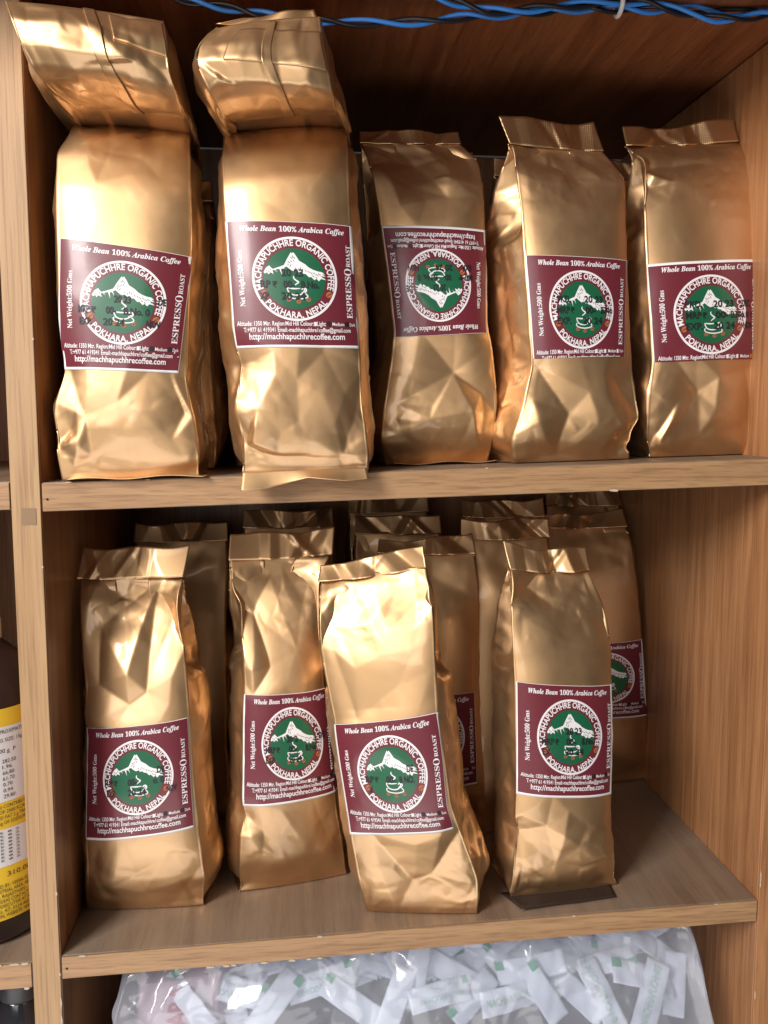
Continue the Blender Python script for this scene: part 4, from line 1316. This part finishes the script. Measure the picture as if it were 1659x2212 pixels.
rows_ += [(0.0445, 'KETED BY: VEEBA FOOD SERVICES', 0.0026), (0.0408, 'NDUSTRIAL AREA, NEEMR', 0.0026), (0.0371, 'VAR, RAJASTHAN - 30170', 0.0026), (0.0334, 'NTS/IDEAS CONTACT', 0.0026), (0.0297, 'ARE EXECUTIVE AT ABO', 0.0026), (0.026, 'CALL AT: 0124-4653', 0.0026), (0.0223, 'EBA.IN; WEBSITE: WWW', 0.0026)]
for z, s, h in rows_:
    vf = text2d(s, 0.0, res=2)
    wid = len(s) * h * 0.62
    x_start = 0.26 if len(s) > 8 else 0.52
    Vt, Ft = wrap((vf[0], vf[1]), x_start + 0.14, z, wid, h, 0.0008)
    child_of(mesh_obj('lettering', Vt, Ft, PRINT), ylab)
for k in range(9):
    vf = text2d('0 5 8 2', 0.0, res=1)
    Vt, Ft = wrap(vf, 0.45, 0.064 + k * 0.0026, 0.02, 0.0016, 0.0008)
    child_of(mesh_obj('lettering', Vt, Ft, PRINT), ylab)

gx, gy, gz = -0.2145, 0.05, -0.556
GLASS = plain('dark_glass', (0.02, 0.02, 0.024), 0.12, coat=0.6)
root = empty('small_bottle', (gx, gy, gz))
tag(root, 'small dark glass bottle with white label below the sauce bottle', 'bottle')
V, F = lathe([(0.017, 0), (0.0185, 0.004), (0.0185, 0.098), (0.0182, 0.104), (0.0165, 0.112), (0.0142, 0.118), (0.0132, 0.121)], 48)
child_of(mesh_obj('bottle_body', [(v[0] + gx, v[1] + gy, v[2] + gz) for v in V], F, GLASS), root)
V, F = lathe([(0.0150, 0.1205), (0.0156, 0.122), (0.0156, 0.146), (0.0148, 0.149), (0.006, 0.150)], 40)
child_of(mesh_obj('cap', [(v[0] + gx, v[1] + gy, v[2] + gz) for v in V], F, plain('grey_cap', (0.045, 0.045, 0.05), 0.4)), root)
V, F = lathe([(0.0189, 0.012), (0.0190, 0.013), (0.0190, 0.0955), (0.0189, 0.0965)], 48)
child_of(mesh_obj('label', [(v[0] + gx, v[1] + gy, v[2] + gz) for v in V], F[:-2], LWHT), root)

# ---------------------------------------------------------------- sachets in a clear plastic bag
SP = plain('sachet_paper', (0.80, 0.85, 0.97), 0.5)
SG = plain('sachet_green', (0.03, 0.34, 0.16), 0.5)
SGREY = plain('sachet_pale_green', (0.40, 0.62, 0.52), 0.5)


def sachet_mesh(L, Wd):
    nx, ny = 22, 12
    x, y = np.meshgrid(np.linspace(-1, 1, nx), np.linspace(-1, 1, ny))
    th = 0.0016 * np.clip(1 - np.abs(x) ** 6, 0, 1) ** 0.7 * (1 - np.abs(y) ** 2.2) + 0.00025
    crim = 0.00025 * np.cos(x * 260) * (np.abs(x) > 0.86)
    lump = 0.0006 * np.sin(x * 5 + 1) * np.cos(y * 2) + 0.0022 * np.cos(x * 2.2 + 0.6) + 0.0007 * np.sin(x * 9 + y * 3)
    up = np.stack([x * L / 2, y * Wd / 2, th + crim + lump], -1)
    dn = np.stack([x * L / 2, y * Wd / 2, -th + crim + lump], -1)
    n = nx * ny
    F = []
    for j in range(ny - 1):
        for i in range(nx - 1):
            a = j * nx + i
            F.append((a, a + 1, a + nx + 1, a + nx))
            F.append((n + a, n + a + nx, n + a + nx + 1, n + a + 1))
    ring = [i for i in range(nx)] + [j * nx + nx - 1 for j in range(1, ny)] + [(ny - 1) * nx + i for i in range(nx - 2, -1, -1)] + [j * nx for j in range(ny - 2, 0, -1)]
    for k in range(len(ring)):
        a, b_ = ring[k], ring[(k + 1) % len(ring)]
        F.append((b_, a, n + a, n + b_))
    return np.concatenate([up.reshape(-1, 3), dn.reshape(-1, 3)]), F


SL, SWD = 0.068, 0.024


def on_sachet(vf, off=0.0002):
    V, F = vf
    x, y = V[:, 0] * 2 - 1, V[:, 1] * 2 - 1
    th = 0.0016 * np.clip(1 - np.abs(x) ** 6, 0, 1) ** 0.7 * (1 - np.abs(y) ** 2.2) + 0.00025 + 0.0006 * np.sin(x * 5 + 1) * np.cos(y * 2) + 0.0022 * np.cos(x * 2.2 + 0.6) + 0.0007 * np.sin(x * 9 + y * 3) + off
    return np.stack([x * SL / 2, y * SWD / 2, th], -1), F


zig = ribbon([(0.30, 0.16), (0.36, 0.30), (0.40, 0.22), (0.46, 0.44), (0.52, 0.24), (0.57, 0.34), (0.64, 0.16)], 0.02)
prints = {
    0: [],
    1: [('corner_mark', SG, refine(box2d(0.0, 0.62, 0.13, 0.36), 0.06), 0.0004)],
    2: [('lettering', SGREY, refine(place(text2d('Choutari'), 0.30, 0.58, 0.42, 0.16), 0.06), 0.0002), ('corner_mark', SG, refine(box2d(0.86, 0.02, 0.13, 0.34), 0.06), 0.0004)],
    3: [('lettering', SGREY, refine(place(text2d('MACHHAPUCHHRE', 0.02), 0.08, 0.94, 0.36, 0.30), 0.06), 0.0002)],
    4: [('lettering', SGREY, refine(join2d([place(text2d('MACHHAPUCHHRE', 0.015), 0.14, 0.86, 0.55, 0.22), zig]), 0.06), 0.0002), ('corner_mark', SG, refine(box2d(0.0, 0.02, 0.10, 0.3), 0.05), 0.0004)],
}
SLAB = {
    0: 'plain white paper sachet heaped inside the clear plastic bag',
    1: 'white paper sachet with a green corner block inside the clear bag',
    2: 'white paper sachet with small pale green word inside the clear bag',
    3: 'white paper sachet with large green lettering inside the clear bag',
    4: 'white paper sachet with pale green word and mountain zigzag in the clear bag',
}
sV, sF = sachet_mesh(SL, SWD)
protos = {}
for k, pr_ in prints.items():
    ms = bpy.data.meshes.new('paper_sachet')
    ms.from_pydata([tuple(v) for v in sV], [], sF)
    ms.materials.append(SP)
    ms.polygons.foreach_set('use_smooth', [True] * len(ms.polygons))
    kids = []
    for nm, m, vf, off in pr_:
        Vp, Fp = on_sachet(vf, off)
        me = bpy.data.meshes.new(nm)
        me.from_pydata([tuple(v) for v in Vp], [], Fp)
        me.materials.append(m)
        kids.append((nm, me))
    protos[k] = (ms, kids)
rs = random.Random(9)
for _ in range(150):
    x_ = rs.uniform(-0.085, 0.285)
    SACHETS.append((x_, rs.uniform(0.05, 0.12), -0.412 - rs.uniform(0.0, 0.05) + 0.026 * x_, rs.uniform(-80, 80), 0.062, rs.choice((0, 0, 1, 2, 0, 1))))
for (x, y, z, ang, L, k) in SACHETS:
    ms, kids = protos[k]
    o = link(bpy.data.objects.new('paper_sachet', ms))
    rot = Matrix.Rotation(R(62 + rs.uniform(-24, 24)), 4, 'X') @ Matrix.Rotation(R(rs.uniform(-24, 24)), 4, 'Y') @ Matrix.Rotation(R(ang + (180 if k == 4 else 0)), 4, 'Z')
    sc_ = 0.82 * L / SL
    o.matrix_world = Matrix.Translation((x, y + 0.02, z)) @ rot @ Matrix.Diagonal((sc_, sc_, sc_, 1))
    tag(o, SLAB[k], 'sachet', 'white sachets in the clear plastic bag')
    for nm, me in kids:
        c = link(bpy.data.objects.new(nm, me))
        c.parent = o

FILM = film_mat('clear_film', 0.34)
fb = dict(a=[(-0.120, 0.03, -0.555), (-0.132, 0.012, -0.52), (-0.137, 0.008, -0.47), (-0.138, 0.014, -0.435), (-0.128, 0.030, -0.406), (-0.10, 0.06, -0.3985)],
          b=[(0.305, 0.03, -0.555), (0.318, 0.012, -0.52), (0.318, 0.006, -0.475), (0.309, 0.010, -0.430), (0.299, 0.022, -0.394), (0.285, 0.06, -0.3865)],
          t=[0, 0.2, 0.5, 0.7, 0.87, 1.0], dv=(0, 0.2), cr=[])
rr = random.Random(21)
for _ in range(110):
    u0, t0 = rr.uniform(-0.95, 0.95), rr.uniform(0.35, 0.97)
    an, ln = R(rr.uniform(20, 160)), rr.uniform(0.012, 0.05)
    fb['cr'].append((u0, t0, u0 + math.cos(an) * ln / 0.22, t0 + math.sin(an) * ln / 0.17, rr.uniform(-4.0, 4.0), rr.uniform(3, 10)))
p = Pouch(fb, 77, None, bulge=0.003, side=0.002, nF=260, nG=40, nT=120, lying=True, crumple=2.0)
film = p.mesh('plastic_bag', FILM)
tag(film, 'crinkled clear plastic bag full of white sachets on the bottom shelf', 'plastic bag')

PINK = plain('pink_pack', (0.50, 0.36, 0.42), 0.35, coat=0.3)
RED = plain('red_print', (0.38, 0.05, 0.09), 0.5)
pk = dict(a=[(-0.128, 0.05, -0.554), (-0.130, 0.045, -0.50), (-0.126, 0.05, -0.435)], b=[(-0.075, 0.05, -0.554), (-0.070, 0.045, -0.50), (-0.064, 0.05, -0.428)], t=[0, 0.45, 1.0], dv=(0, 0.04), cr=[])
p = Pouch(pk, 91, None, bulge=0.004, nF=40, nG=20, nT=60, lying=True, crumple=0.5)
root = empty('printed_packet', (-0.10, 0.07, -0.555))
tag(root, 'mauve packet with red letters at the left end of the clear bag', 'packet')
child_of(p.mesh('packet_body', PINK), root)
V2, F2 = refine(place_up(text2d('POKHARA', 0.02), 0.62, 0.1, 0.98, 0.26), 0.06)
uv = uvmap(np.array([(-0.9, 0.98), (0.9, 0.98), (0.9, 0.3), (-0.9, 0.3)]), V2[:, 0], V2[:, 1])
child_of(mesh_obj('lettering', p.sample(uv[:, 0], uv[:, 1], 0.0006), F2, RED), root)
